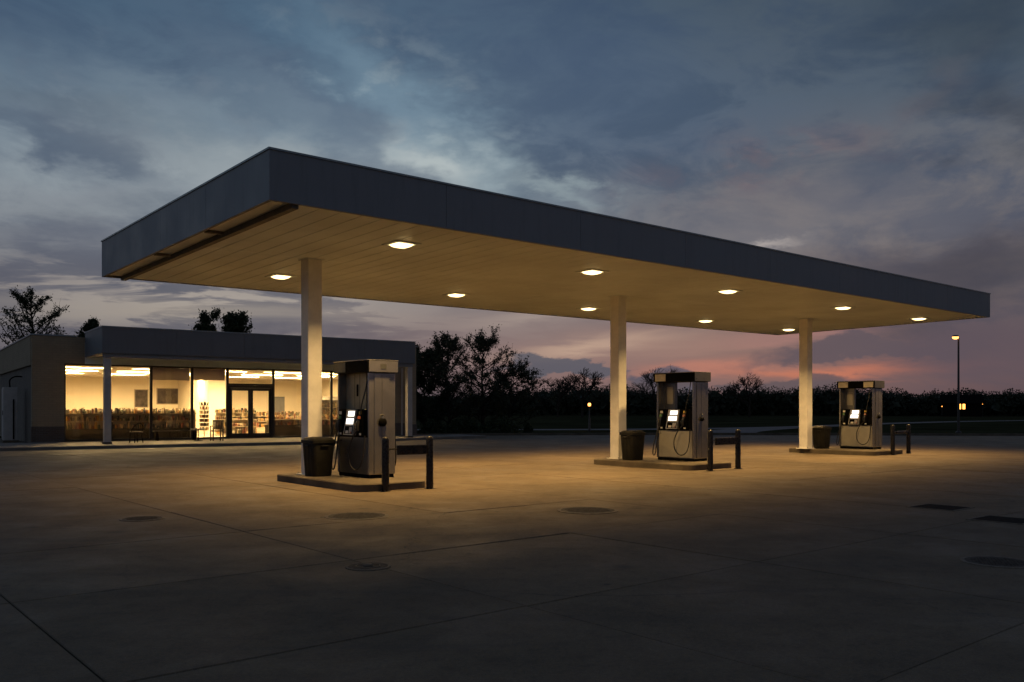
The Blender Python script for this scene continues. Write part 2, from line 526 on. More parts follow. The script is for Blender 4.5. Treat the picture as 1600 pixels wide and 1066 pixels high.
M['iron_frame'] = mat('worn_iron_ring', (0.14, 0.115, 0.085), 0.65, spec=0.2, metal=0.0, var=0.3, vscale=10)
M['hatch'] = mat('dark_steel_hatch', (0.010, 0.0095, 0.009), 0.85, spec=0.08, metal=0.0, var=0.3, vscale=8, bump=0.5, bscale=80)
M['block'] = brick_mat('pale_block', (0.34, 0.27, 0.175), (0.31, 0.245, 0.16), (0.26, 0.205, 0.135), 0.30, 0.10, 0)
M['brick'] = brick_mat('brown_brick', (0.12, 0.085, 0.065), (0.09, 0.065, 0.05), (0.13, 0.12, 0.11), 0.215, 0.075, 0)
M['brick_shaded'] = brick_mat('shaded_brick', (0.17, 0.145, 0.115), (0.14, 0.12, 0.095), (0.16, 0.15, 0.14), 0.215, 0.075, 0)  # shade on the lower side wall is put into this darker brick colour
M['alu'] = mat('dark_window_frame', (0.016, 0.015, 0.014), 0.4, spec=0.5)
M['glass'] = glass_mat('window_glass', (0.96, 0.95, 0.93))
M['wall_in'] = mat('cream_interior_wall', (0.72, 0.66, 0.54), 0.8, var=0.05, vscale=0.5)
M['ceil_in'] = mat('ceiling_tile', (0.74, 0.70, 0.62), 0.85, var=0.05)
M['floor_in'] = mat('shop_floor_tile', (0.34, 0.29, 0.22), 0.45, var=0.1)
M['tube'] = mat('lit_ceiling_panel', (0.9, 0.9, 0.9), 0.5, emit=(1.0, 0.68, 0.30), estr=860.0)
M['blind'] = translucent_mat('roller_blind', (0.42, 0.37, 0.32))
M['shelf'] = mat('shelf_metal', (0.34, 0.29, 0.22), 0.5)
M['counter'] = mat('dark_counter', (0.007, 0.0055, 0.0045), 0.6, spec=0.05, var=0.3, vscale=2)
M['bark'] = mat('bark', (0.035, 0.028, 0.022), 0.95, spec=0.1, var=0.3, vscale=5)
M['leaf'] = leaf_mat('dark_foliage', (0.022, 0.034, 0.014), (0.05, 0.066, 0.028))
M['leaf2'] = leaf_mat('loose_foliage', (0.035, 0.042, 0.022), (0.07, 0.075, 0.04))
M['wood_leaf'] = leaf_mat('far_foliage', (0.022, 0.028, 0.016), (0.045, 0.05, 0.03))
M['pole'] = mat('lamp_pole_paint', (0.05, 0.045, 0.04), 0.5, var=0.2)
M['lamp_on'] = mat('lamp_glass_lit', (1, 0.8, 0.5), 0.4, emit=(1.0, 0.36, 0.08), estr=4.5)
M['cabinet'] = mat('pale_cabinet_paint', (0.46, 0.44, 0.41), 0.45, var=0.1)
M['house'] = mat('far_house_wall', (0.010, 0.009, 0.008), 0.95, spec=0.0)
M['window_on'] = mat('far_lit_window', (1, 0.7, 0.3), 0.6, emit=(1.0, 0.38, 0.06), estr=5.0)
M['lens'] = mat('lamp_lens_lit', (1, 0.95, 0.85), 0.4, emit=(1.0, 0.72, 0.32), estr=4.2)
M['garden_glow'] = mat('garden_lamp_lit', (1, .7, .3), .6, emit=(1.0, .36, .06), estr=2.5)
M['wood_dark'] = mat('dark_timber', (0.05, 0.035, 0.024), 0.6, var=0.3)


# ------------------------------------------------------------------ geometry helpers
COL = scene.collection


class MB:
    """collects boxes, tubes and sheets; build() links them as one mesh object"""
    def __init__(self):
        self.v, self.f = [], []

    def add(self, vs, fs):
        o = len(self.v)
        self.v += [tuple(p) for p in vs]
        self.f += [tuple(i + o for i in q) for q in fs]
        return self

    def box(self, a, b, ch=0.0):
        """axis box from corner a to corner b, with chamfered upright edges and rims when ch > 0"""
        x0, y0, z0 = a
        x1, y1, z1 = b
        if ch <= 0:
            return self.add([(x0, y0, z0), (x1, y0, z0), (x1, y1, z0), (x0, y1, z0),
                             (x0, y0, z1), (x1, y0, z1), (x1, y1, z1), (x0, y1, z1)],
                            [(3, 2, 1, 0), (4, 5, 6, 7), (0, 1, 5, 4), (1, 2, 6, 5), (2, 3, 7, 6), (3, 0, 4, 7)])
        c = ch

        def ring(i, z):
            return [(x0 + i + c, y0 + i, z), (x1 - i - c, y0 + i, z), (x1 - i, y0 + i + c, z), (x1 - i, y1 - i - c, z),
                    (x1 - i - c, y1 - i, z), (x0 + i + c, y1 - i, z), (x0 + i, y1 - i - c, z), (x0 + i, y0 + i + c, z)]
        return self.loft([ring(c * .5, z0), ring(0, z0 + c), ring(0, z1 - c), ring(c * .5, z1)])

    def loft(self, rings, caps=True):
        n = len(rings[0])
        vs = [p for r in rings for p in r]
        fs = []
        for k in range(len(rings) - 1):
            for i in range(n):
                j = (i + 1) % n
                fs.append((k * n + i, k * n + j, (k + 1) * n + j, (k + 1) * n + i))
        if caps:
            fs.append(tuple(range(n - 1, -1, -1)))
            fs.append(tuple((len(rings) - 1) * n + i for i in range(n)))
        return self.add(vs, fs)

    def lathe(self, prof, c=(0, 0, 0), n=20, caps=True):
        return self.loft([[(c[0] + r * math.cos(2 * PI * i / n), c[1] + r * math.sin(2 * PI * i / n), c[2] + z)
                           for i in range(n)] for r, z in prof], caps)

    def tube(self, pts, rad, n=8, caps=True):
        pts = [Vector(p) for p in pts]
        rs = rad if isinstance(rad, (list, tuple)) else [rad] * len(pts)
        rings = []
        up = None
        for i, p in enumerate(pts):
            d = (pts[min(i + 1, len(pts) - 1)] - pts[max(i - 1, 0)])
            if d.length < 1e-9:
                d = Vector((0, 0, 1))
            d.normalize()
            if up is None:
                up = d.orthogonal().normalized()
            up = (up - d * up.dot(d))
            if up.length < 1e-6:
                up = d.orthogonal()
            up.normalize()
            sd_ = d.cross(up)
            rings.append([p + (up * math.cos(2 * PI * k / n) + sd_ * math.sin(2 * PI * k / n)) * rs[i] for k in range(n)])
        return self.loft(rings, caps)

    def prism(self, poly, z0, z1):
        return self.loft([[(x, y, z0) for x, y in poly], [(x, y, z1) for x, y in poly]])

    def build(self, name, m, parent=None, smooth=False, loc=None, rotz=None):
        me = bpy.data.meshes.new(name)
        me.from_pydata([tuple(p) for p in self.v], [], self.f)
        me.materials.append(M[m] if isinstance(m, str) else m)
        me.update()
        if smooth:
            me.shade_smooth()
            me.set_sharp_from_angle(angle=R(40))
        return link(name, me, parent, loc, rotz)


def link(name, me, parent=None, loc=None, rotz=None):
    o = bpy.data.objects.new(name, me)
    COL.objects.link(o)
    if parent:
        o.parent = parent
    if loc:
        o.location = loc
    if rotz is not None:
        o.rotation_euler = (0, 0, rotz)
    return o


def thing(name, label, cat, loc=(0, 0, 0), rotz=0.0, group=None):
    o = bpy.data.objects.new(name, None)
    o.empty_display_size = 0.3
    COL.objects.link(o)
    o.location = loc
    o.rotation_euler = (0, 0, rotz)
    return tag(o, label, cat, group)


def tag(o, label=None, cat=None, group=None, kind=None):
    if label:
        o['label'] = label
    if cat:
        o['category'] = cat
    if group:
        o['group'] = group
    if kind:
        o['kind'] = kind
    return o


def copy_thing(root, loc, rotz, label, group=None):
    def rec(o, parent):
        c = o.copy()
        COL.objects.link(c)
        c.parent = parent
        for ch in [x for x in o.children]:
            rec(ch, c)
        return c
    r = rec(root, None)
    r.location = loc
    r.rotation_euler = (0, 0, rotz)
    r['label'] = label
    if group:
        r['group'] = group
    return r


def rrect(hx, hy, r, n=4):
    """outline of a rounded rectangle"""
    out = []
    for cx_, cy_, a0 in ((hx - r, hy - r, 0), (-hx + r, hy - r, 90), (-hx + r, -hy + r, 180), (hx - r, -hy + r, 270)):
        for k in range(n + 1):
            a = R(a0 + 90 * k / n)
            out.append((cx_ + r * math.cos(a), cy_ + r * math.sin(a)))
    return out


def clip_poly(poly, clip):
    """convex clip (counter-clockwise clip polygon)"""
    out = poly
    n = len(clip)
    for i in range(n):
        a, b = clip[i], clip[(i + 1) % n]
        src, out = out, []
        for k in range(len(src)):
            p, q_ = src[k], src[(k + 1) % len(src)]
            sp = (b[0] - a[0]) * (p[1] - a[1]) - (b[1] - a[1]) * (p[0] - a[0])
            sq = (b[0] - a[0]) * (q_[1] - a[1]) - (b[1] - a[1]) * (q_[0] - a[0])
            if sp >= 0:
                out.append(p)
            if (sp >= 0) != (sq >= 0):
                t = sp / (sp - sq)
                out.append((p[0] + t * (q_[0] - p[0]), p[1] + t * (q_[1] - p[1])))
        if len(out) < 3:
            return []
    return out


# ------------------------------------------------------------------ frames of reference
CA = R(40)                                    # heading of the canopy's long side
C0 = Vector((-3.597, 12.974))
U = Vector((math.cos(CA), math.sin(CA)))
V = Vector((-math.sin(CA), math.cos(CA)))
HC = 4.613                                    # underside of the canopy
SA = R(35.5)                                  # heading of the shop front
P0 = Vector((-16.279, 34.934))


def cuv(u, v, z=0.0):
    p = C0 + U * u + V * v
    return (p.x, p.y, z)


def suv(s, t, z=0.0):
    p = P0 + Vector((math.cos(SA), math.sin(SA))) * s + Vector((-math.sin(SA), math.cos(SA))) * t
    return (p.x, p.y, z)


# ------------------------------------------------------------------ ground
g = MB()
rngg = random.Random(4)
xs = [-900, -500, -250, -120, -70, -35, 0, 35, 70, 120, 250, 500, 900]
ys = [-300, -100, -40, 0, 30, 60, 90, 130, 180, 240, 330, 600, 1200]
vs = []
for y in ys:
    for x in xs:
        vs.append((x, y, -0.10))
fs = [(j * 13 + i, j * 13 + i + 1, (j + 1) * 13 + i + 1, (j + 1) * 13 + i) for j in range(12) for i in range(12)]
g.add(vs, fs)
tag(g.build('field_ground', 'grass'), kind='structure')

LOT = [(-62, -15), (75, -15), (75, 43), (36, 49), (10, 51.6), (-4, 50.2), (-62, 40)]
base = MB().prism(LOT, -0.09, -0.022)
forecourt = tag(base.build('forecourt', 'joint'), kind='structure')
SU, SV = 3.0, 2.65
cells = []
for i in range(-26, 32):
    for j in range(-26, 26):
        u0, v0 = -1.2 + i * SU, -7.2 + j * SV
        gap = 0.005
        quad = [cuv(u0 + gap, v0 + gap)[:2], cuv(u0 + SU - gap, v0 + gap)[:2],
                cuv(u0 + SU - gap, v0 + SV - gap)[:2], cuv(u0 + gap, v0 + SV - gap)[:2]]
        poly = clip_poly(quad, LOT)
        if len(poly) < 3:
            continue
        cx_ = sum(p[0] for p in poly) / len(poly)
        cy_ = sum(p[1] for p in poly) / len(poly)
        vis = cy_ > 2.0 and abs(cx_) < 0.62 * cy_ + 2.5
        cells.append((0 if vis else 1, math.hypot(cx_, cy_), poly))
cells.sort(key=lambda c: (c[0], c[1]))


def slab_into(mb, poly, rng):
    n = len(poly)
    cx_ = sum(p[0] for p in poly) / n
    cy_ = sum(p[1] for p in poly) / n
    dz = rng.uniform(-0.0025, 0.0025)
    tx, ty = rng.uniform(-.0012, .0012), rng.uniform(-.0012, .0012)

    def ring(ins, z):
        r = []
        for x, y in poly:
            d = math.hypot(x - cx_, y - cy_) or 1
            k = max(0, 1 - ins / d)
            xx, yy = cx_ + (x - cx_) * k, cy_ + (y - cy_) * k
            r.append((xx, yy, z + tx * (x - cx_) + ty * (y - cy_)))
        return r
    mb.loft([ring(0, -0.03), ring(0, dz - 0.007), ring(0.009, dz)])


rs = random.Random(11)
for k, (vis, d, poly) in enumerate(cells[:298]):
    mb = MB()
    slab_into(mb, poly, rs)
    mb.build('paving_slab', 'concrete', forecourt)
rest = MB()
for vis, d, poly in cells[298:]:
    slab_into(rest, poly, rs)
tag(rest.build('paving_slabs_beyond', 'concrete', forecourt), kind='stuff')

# kerb along the field side
def strip(pts, w0, w1, z0, z1):
    """closed band following a polyline, offset w0..w1 to its left"""
    n = len(pts)
    L, Rr = [], []
    for i in range(n):
        a = Vector(pts[max(0, i - 1)])
        b = Vector(pts[min(n - 1, i + 1)])
        d = (b - a).normalized()
        nn = Vector((-d.y, d.x))
        p = Vector(pts[i])
        L.append(p + nn * w1)
        Rr.append(p + nn * w0)
    mb = MB()
    rings = [[(Rr[i].x, Rr[i].y, z0), (Rr[i].x, Rr[i].y, z1 - .02), (Rr[i].x + (L[i].x - Rr[i].x) * .12, Rr[i].y + (L[i].y - Rr[i].y) * .12, z1),
              (L[i].x, L[i].y, z1), (L[i].x, L[i].y, z0)] for i in range(n)]
    return mb.loft(rings)


KP = [(75.2, 20), (75.1, 43.05), (36.05, 49.05), (10, 51.65), (-4.1, 50.3), (-6.5, 48.5)]
tag(strip(KP, -0.18, 0.0, -0.08, 0.13).build('field_kerb', 'kerb'), kind='structure')


def smooth_line(pts, n=8):
    out = []
    P = [Vector(p) for p in pts]
    for i in range(len(P) - 1):
        p0, p1, p2, p3 = P[max(0, i - 1)], P[i], P[i + 1], P[min(len(P) - 1, i + 2)]
        for k in range(n):
            t = k / n
            out.append(0.5 * ((2 * p1) + (-p0 + p2) * t + (2 * p0 - 5 * p1 + 4 * p2 - p3) * t * t + (-p0 + 3 * p1 - 3 * p2 + p3) * t ** 3))
    out.append(P[-1])
    return out


RP = smooth_line([(-60, 70), (-20, 69), (4, 69.5), (16, 73), (28, 82), (44, 101), (70, 124), (120, 150), (220, 185)])
tag(strip([(p.x, p.y) for p in RP], -1.7, 1.7, -0.3, -0.085).build('field_road', 'road'), kind='structure')
DP = smooth_line([(12, 52), (14, 58), (17, 66), (23, 76)])
tag(strip([(p.x, p.y) for p in DP], -2.2, 2.2, -0.3, -0.088).build('drive_road', 'road'), kind='structure')

# ------------------------------------------------------------------ canopy
RC, LC, BC = Vector((16.149, 29.552)), Vector((-9.640, 20.558)), Vector((11.137, 36.685))
corners = [C0, RC, BC, LC]
ftop = [0.769, 0.800, 0.82, 0.842]
canopy = thing('fuel_canopy', 'long flat steel canopy with slate fascia over the pump islands', 'canopy', cuv(0, 0, 0), 0.0)


def cl(p, z):
    """world plan point to canopy-local"""
    return (p[0] - C0.x, p[1] - C0.y, z)


def lerp2(a, b, t):
    return (a[0] + (b[0] - a[0]) * t, a[1] + (b[1] - a[1]) * t)


# fascia panels, each with its own edges
for e, n in ((0, 8), (1, 3), (2, 8), (3, 3)):
    a, b = corners[e], corners[(e + 1) % 4]
    ha, hb = ftop[e], ftop[(e + 1) % 4]
    d = (b - a)
    Ln = d.length
    d.normalize()
    inn = Vector((-d.y, d.x))
    cuts = [i / n for i in range(n + 1)]
    if e == 3:
        cuts = [0, 0.46, 0.72, 1.0]
    for i in range(n):
        g0 = 0.0035 / Ln
        t0, t1 = cuts[i] + (g0 if i else 0), cuts[i + 1] - (g0 if i < n - 1 else 0)
        if i == 0 and e % 2:
            t0 += 0.06 / Ln
        if i == n - 1 and e % 2:
            t1 -= 0.06 / Ln
        p, q_ = Vector(lerp2(a, b, t0)), Vector(lerp2(a, b, t1))
        h0, h1 = ha + (hb - ha) * t0, ha + (hb - ha) * t1
        o0, o1 = p + inn * 0.06, q_ + inn * 0.06
        mb = MB()
        c_ = 0.004
        mb.add([cl(p, HC), cl(q_, HC), cl(q_, HC + h1), cl(p, HC + h0), cl(o0, HC), cl(o1, HC), cl(o1, HC + h1), cl(o0, HC + h0)],
               [(0, 1, 2, 3), (5, 4, 7, 6), (4, 0, 3, 7), (1, 5, 6, 2), (4, 5, 1, 0), (3, 2, 6, 7)])
        mb.build('fascia_panel', 'fascia', canopy)
    # backing behind the joints
    p, q_ = a + inn * 0.062 + d * 0.07, b + inn * 0.062 - d * 0.07
    o0, o1 = p + inn * 0.03, q_ + inn * 0.03
    MB().add([cl(p, HC + .02), cl(q_, HC + .02), cl(q_, HC + hb - .02), cl(p, HC + ha - .02),
              cl(o0, HC + .02), cl(o1, HC + .02), cl(o1, HC + hb - .02), cl(o0, HC + ha - .02)],
             [(0, 1, 2, 3), (5, 4, 7, 6), (4, 0, 3, 7), (1, 5, 6, 2), (4, 5, 1, 0), (3, 2, 6, 7)]).build('fascia_backing', 'beam', canopy)
    # roof edge trim, a folded strip a little proud of the fascia
    a2, b2 = a - inn * 0.018 - d * 0.018, b - inn * 0.018 + d * 0.018
    a3, b3 = a + inn * 0.12 + d * 0.12, b + inn * 0.12 - d * 0.12
    MB().add([cl(a2, HC + ha - .018), cl(b2, HC + hb - .018), cl(b2, HC + hb + .012), cl(a2, HC + ha + .012),
              cl(a3, HC + ha - .018), cl(b3, HC + hb - .018), cl(b3, HC + hb + .012), cl(a3, HC + ha + .012)],
             [(0, 1, 2, 3), (5, 4, 7, 6), (4, 0, 3, 7), (1, 5, 6, 2), (4, 5, 1, 0), (3, 2, 6, 7)]).build('roof_edge_trim', 'trim', canopy)

# roof deck
ctr = (C0 + RC + LC + BC) / 4
mb = MB()
inset = [Vector(lerp2(c, ctr, 0.012)) for c in corners]
mb.add([cl(p, HC + .30) for p in inset] + [cl(p, HC + .62) for p in inset],
       [(3, 2, 1, 0), (4, 5, 6, 7), (0, 1, 5, 4), (1, 2, 6, 5), (2, 3, 7, 6), (3, 0, 4, 7)])
mb.build('roof_deck', 'fascia_dark', canopy)

# soffit: the end bay by the near left edge is recessed, then planks run across the canopy
S0 = 0.50 / 25.8
def soff(u01, v01):
    f_ = lerp2(C0, RC, u01)
    b_ = lerp2(LC, BC, u01)
    return lerp2(f_, b_, v01)


v_lo, v_hi, v_mid = 0.010, 0.990, 0.455
NP = 67
for i in range(NP):
    a_ = S0 + (0.997 - S0) * i / NP
    b_ = S0 + (0.997 - S0) * (i + 1) / NP
    gp = 0.005 / 25.8
    for v0_, v1_ in ((v_lo, v_mid - .0008), (v_mid + .0008, v_hi)):
        p = [soff(a_ + gp, v0_), soff(b_ - gp, v0_), soff(b_ - gp, v1_), soff(a_ + gp, v1_)]
        p2 = [soff(a_ + 2 * gp, v0_), soff(b_ - 2 * gp, v0_), soff(b_ - 2 * gp, v1_), soff(a_ + 2 * gp, v1_)]
        mb = MB()
        mb.loft([[cl(x, HC + .030) for x in p], [cl(x, HC + .018) for x in p], [cl(x, HC + .010) for x in p2]])
        mb.build('soffit_plank', 'soffit', canopy)
# backing sheet over the planks
p = [soff(S0, .006), soff(.998, .006), soff(.998, .994), soff(S0, .994)]
MB().loft([[cl(x, HC + .034) for x in p], [cl(x, HC + .06) for x in p]]).build('soffit_backing', 'beam', canopy)
# recessed end bay: panel, edge beam and brackets
p = [soff(.0036, .010), soff(S0 - .001, .010), soff(S0 - .001, .99), soff(.0036, .99)]
MB().loft([[cl(x, HC + .040) for x in p], [cl(x, HC + .065) for x in p]]).build('end_bay_panel', 'soffit', canopy)
p = [soff(S0 - .0042, .008), soff(S0 + .0, .008), soff(S0 + .0, .992), soff(S0 - .0042, .992)]
MB().loft([[cl(x, HC - .055) for x in p], [cl(x, HC + .038) for x in p]]).build('edge_beam', 'beam', canopy)
for v_ in (.30, .60):
    p = [soff(.003, v_), soff(S0 - .0045, v_), soff(S0 - .0045, v_ + .010), soff(.003, v_ + .010)]
    MB().loft([[cl(x, HC - .01) for x in p], [cl(x, HC + .0385) for x in p]]).build('bracket', 'beam', canopy)

# columns
COLS = [(2.94, 4.41), (12.13, 4.31), (21.60, 4.37)]
for cu, cv in COLS:
    mb = MB().box((-.16, -.16, 0.15), (.16, .16, HC + .012), 0.012)
    q_ = cuv(cu, cv)
    o = mb.build('column', 'column', canopy, loc=(q_[0] - C0.x, q_[1] - C0.y, 0), rotz=CA)
    MB().box((-.23, -.23, 0.148), (.23, .23, .168), 0.006).build('base_plate', 'column', o)
    bl = MB()
    for bx_, by_ in ((-.195, -.195), (.195, -.195), (.195, .195), (-.195, .195)):
        bl.lathe([(.016, .168), (.016, .19), (.008, .196)], (bx_, by_, 0), 6)
    bl.build('anchor_bolts', 'steel', o)
    MB().box((-.2, -.2, HC - .006), (.2, .2, HC + .0075)).build('collar', 'soffit', o)

# downlights in two rows
LU = [3.42, 8.5, 13.55, 19.33, 24.3]
NAMES = ['first', 'second', 'third', 'fourth', 'last']


def downlight(u, v, label):
    t = thing('canopy_downlight', label, 'ceiling light', cuv(u, v, HC), CA, 'downlights under the canopy')
    fr = MB()
    o_, i_ = .27, .19
    for (ax, ay, bx_, by_) in ((-o_, -o_, o_, -i_), (-o_, i_, o_, o_), (-o_, -i_, -i_, i_), (i_, -i_, o_, i_)):
        fr.box((ax, ay, -.012), (bx_, by_, .009))
    fr.build('trim_frame', 'soffit', t)
    ln = MB()
    rings = []
    for k in range(5):
        a = k / 4
        hw = .175 - .10 * a ** 1.6
        rings.append([(x, y, -.004 - .055 * math.sin(a * PI / 2)) for x, y in rrect(hw, hw, .04 + .03 * a, 3)])
    ln.loft(rings)
    ln.build('lens', 'lens', t, smooth=True)
    ld = bpy.data.lights.new('downlight_lamp', 'AREA')
    ld.shape = 'SQUARE'
    ld.size = 0.34
    ld.energy = 185
    ld.spread = R(128)
    ld.color = (1.0, 0.61, 0.215)
    lo = bpy.data.objects.new('downlight_lamp', ld)
    COL.objects.link(lo)
    lo.parent = t
    lo.location = (0, 0, -.075)
    return t


for k, u_ in enumerate(LU):
    downlight(u_, 1.72, NAMES[k] + ' square downlight from the left in the near row under the canopy')
    downlight(u_ + (0.2 if k == 4 else 0), 6.88, NAMES[k] + ' square downlight from the left in the far row under the canopy')

# ------------------------------------------------------------------ pump islands
ISL = [((3.22, 3.38), 1.60, 3.55), ((12.42, 3.06), 1.86, 3.45), ((22.62, 3.50), 2.2, 3.2)]
WHERE = ['nearest the camera', 'in the middle', 'farthest from the camera']
for (c_, wu, wv), wh in zip(ISL, WHERE):
    mb = MB()
    r0 = rrect(wu / 2, wv / 2, .28, 6)
    r1 = rrect(wu / 2 - .015, wv / 2 - .015, .27, 6)
    r2 = rrect(wu / 2 - .035, wv / 2 - .035, .25, 6)
    mb.loft([[(x, y, -.02) for x, y in r0], [(x, y, .125) for x, y in r0], [(x, y, .142) for x, y in r1], [(x, y, .148) for x, y in r2]])
    o = mb.build('pump_island', 'kerb', loc=cuv(*c_), rotz=CA)
    tag(o, 'raised concrete pump island with rounded corners, ' + wh, 'pump island', 'pump islands')


def make_pump(loc, label, style):
    """fuel dispenser; -x is the face turned to the lane, y runs along the island"""
    t = thing('fuel_pump', label, 'fuel pump', loc, CA, 'fuel pumps')
    dx, dy = .305, .625
    H = 2.32
    MB().box((-dx + .03, -dy + .02, 0), (dx - .03, dy - .02, .07)).build('plinth', 'black', t)
    # end columns of folded steel
    for s in (-1, 1):
        y0, y1 = (-dy, -dy + .055) if s < 0 else (dy - .055, dy)
        c = MB().box((-dx, y0, .07), (dx, y1, 2.08), .012).build('end_column', 'steel', t)
        ye = y0 - .004 if s < 0 else y1 + .004
        ya, yb_ = (y0 - .022, y0 + .004) if s < 0 else (y1 - .004, y1 + .022)
        MB().box((-.185, ya, .085), (.165, yb_, 2.07), .009).build('pilaster', 'steel', c)
        MB().box((-.02, min(ya, ya - .0015) if s < 0 else yb_, .10), (-.014, ya if s < 0 else yb_ + .0015, 2.05)).build('seam_strip', 'black', c)
    # lower cabinet with a door panel on both faces
    cab = MB().box((-dx + .035, -dy + .057, .07), (dx - .035, dy - .057, .80)).build('lower_cabinet', 'steel_dark', t)
    for s in (-1, 1):
        xa, xb = sorted((s * (dx - .034), s * (dx - .014)))
        MB().box((xa, -dy + .07, .09), (xb, dy - .07, .785), .006).build('cabinet_door', 'steel_dark' if style == 0 else 'panel', cab)
        xa, xb = sorted((s * (dx - .013), s * (dx - .006)))
        MB().lathe([(.014, 0), (.014, .008), (.006, .008)], (0, 0, 0), 10).build('lock', 'black', cab, loc=(s * (dx - .012), dy - .14, .72)).rotation_euler = (0, s * R(90), 0)
    # head with the nozzle boots
    head = MB().box((-dx + .01, -dy + .057, .80), (dx - .01, dy - .057, 1.36), .01).build('dispenser_head', 'black', t)
    # upright panel between head and top, on the far half
    pm = 'panel_pale' if style == 0 else 'steel_dark'
    if style == 0:
        MB().box((-.125, -.22, 1.362), (-.05, dy - .057, 2.08)).build('upper_panel', pm, t)
        for yy in (.02, .22):
            MB().box((-.127, yy, 1.37), (-.121, yy + .012, 2.075)).build('panel_seam', 'black', t)
        MB().box((-.15, .085, 1.62), (-.121, .125, 1.86), .008).build('panel_latch', 'black', t)
    else:
        MB().box((-.05, .20, 1.362), (.05, dy - .057, 2.08)).build('upper_panel', pm, t)
        MB().box((-.057, .26, 1.50), (-.051, .46, 1.96)).build('panel_plate', 'panel', t)
    # hose mast by the near column
    ms = MB()
    for yy in (-.44, -.475):
        ms.tube([(-.05, yy, 1.36), (-.05, yy, 2.08)], .011, 6)
    ms.build('hose_mast', 'black', t)
    # top hood
    cap = MB().box((-dx - .05, -dy - .06, 2.082), (dx + .03, dy + .06, H), .012).build('hood', 'black', t)
    if style == 0:
        MB().box((-dx - .03, -dy - .066, 2.09), (dx + .02, -dy - .061, H - .012)).build('hood_end_plate', 'steel', cap)
        MB().box((-.075, -dy - .071, 2.15), (.055, -dy - .0665, 2.25)).build('hood_badge', 'grey_label', cap)
        MB().box((-dx - .056, .20, 2.10), (-dx - .051, dy + .03, H - .02)).build('hood_label', 'grey_label', cap)
    else:
        MB().box((-dx - .03, -dy - .066, 2.09), (dx + .02, -dy - .061, H - .012)).build('hood_end_plate', 'steel_dark', cap)
        MB().box((-dx - .056, .27, 2.105), (-dx - .051, dy + .0, H - .03)).build('hood_label', 'label', cap)
        if style == 2:
            MB().box((-dx - .056, -dy - .02, 2.105), (-dx - .051, -.30, H - .03)).build('hood_label', 'label', cap)
    MB().box((-dx - .062, -dy - .057, H - .006), (dx + .042, dy + .072, H + .012), .004).build('hood_rim', 'steel', cap)
    # each face: slanted display, screens, keypad, two boots with nozzles and hoses
    for s in (-1, 1):
        def P(x, y, z):
            return (s * x * -1 if False else s * x, y, z)
        f = dx - .01

        def slant(y0, y1, z0, z1, off, th, sk=.10):
            """panel leaning back, its foot further out; leaning sideways like an italic letter"""
            def xx(z):
                return f + .085 - (z - .84) * .12 + off
            k = (z0 - .84) * sk
            k1 = (z1 - .84) * sk
            pts = [(xx(z0), y0 - k, z0), (xx(z0), y1 - k, z0), (xx(z1), y1 - k1, z1), (xx(z1), y0 - k1, z1)]
            inner = [(x_ - th, y_, z_) for x_, y_, z_ in pts]
            v_ = [(s * a, b, c) for a, b, c in pts + inner]
            fc = [(0, 1, 2, 3), (7, 6, 5, 4), (0, 4, 5, 1), (1, 5, 6, 2), (2, 6, 7, 3), (3, 7, 4, 0)]
            if s < 0:
                fc = [tuple(reversed(q__)) for q__ in fc]
            return MB().add(v_, fc)
        dp = slant(-.12, .25, .84, 1.35, 0, .08).build('display_panel', 'bezel', t)
        slant(-.07, .17, 1.215, 1.32, .005, .006).build('screen', 'screen', dp)
        slant(-.07, .20, 1.06, 1.175, .005, .006).build('screen', 'screen', dp)
        slant(-.10, .22, .86, 1.02, .004, .006).build('payment_bay', 'black', dp)
        kp = slant(-.08, .03, .875, 1.0, .010, .005).build('keypad', 'bezel', dp)
        slant(.06, .16, .875, .93, .011, .005).build('card_slot', 'white', dp)
        slant(-.075, -.03, .88, .91, .0145, .004).build('sticker', 'orange', dp)
        # nozzles in their boots
        for yb, gm in ((-.36, 'orange'), (.42, 'green')):
            bt = MB().loft([[(s * (f + a), yb + b, z) for a, b in ((0, -.085), (.05, -.07), (.05, .07), (0, .085))][::(1 if s > 0 else -1)]
                            for z in (.83, 1.33)])
            bo = bt.build('nozzle_boot', 'black', t)
            nz = MB()
            nz.tube([(s * (f + .055), yb, 1.20), (s * (f + .085), yb + .005, 1.12), (s * (f + .11), yb + .01, 1.02), (s * (f + .10), yb + .005, .93)],
                    [.022, .034, .036, .026], 8)
            nz.tube([(s * (f + .10), yb + .045, 1.10), (s * (f + .15), yb + .045, 1.05), (s * (f + .15), yb + .03, .97), (s * (f + .10), yb + .02, .94)], .010, 6)
            nz.build('nozzle', 'rubber', bo, smooth=True)
            MB().tube([(s * (f + .058), yb, 1.215), (s * (f + .078), yb, 1.16)], [.036, .040], 8).build('nozzle_guard', gm, bo, smooth=True)
            MB().box(tuple(min(a, b) for a, b in zip((s * (f + .051), yb - .05, 1.255), (s * (f + .055), yb + .04, 1.315))),
                     tuple(max(a, b) for a, b in zip((s * (f + .051), yb - .05, 1.255), (s * (f + .055), yb + .04, 1.315)))).build('grade_sticker', 'yellow' if yb < 0 else 'white', bo)
            MB().box(tuple(min(a, b) for a, b in zip((s * (f + .051), yb - .04, .845), (s * (f + .055), yb + .03, .885))),
                     tuple(max(a, b) for a, b in zip((s * (f + .051), yb - .04, .845), (s * (f + .055), yb + .03, .885)))).build('grade_button', 'white', bo)
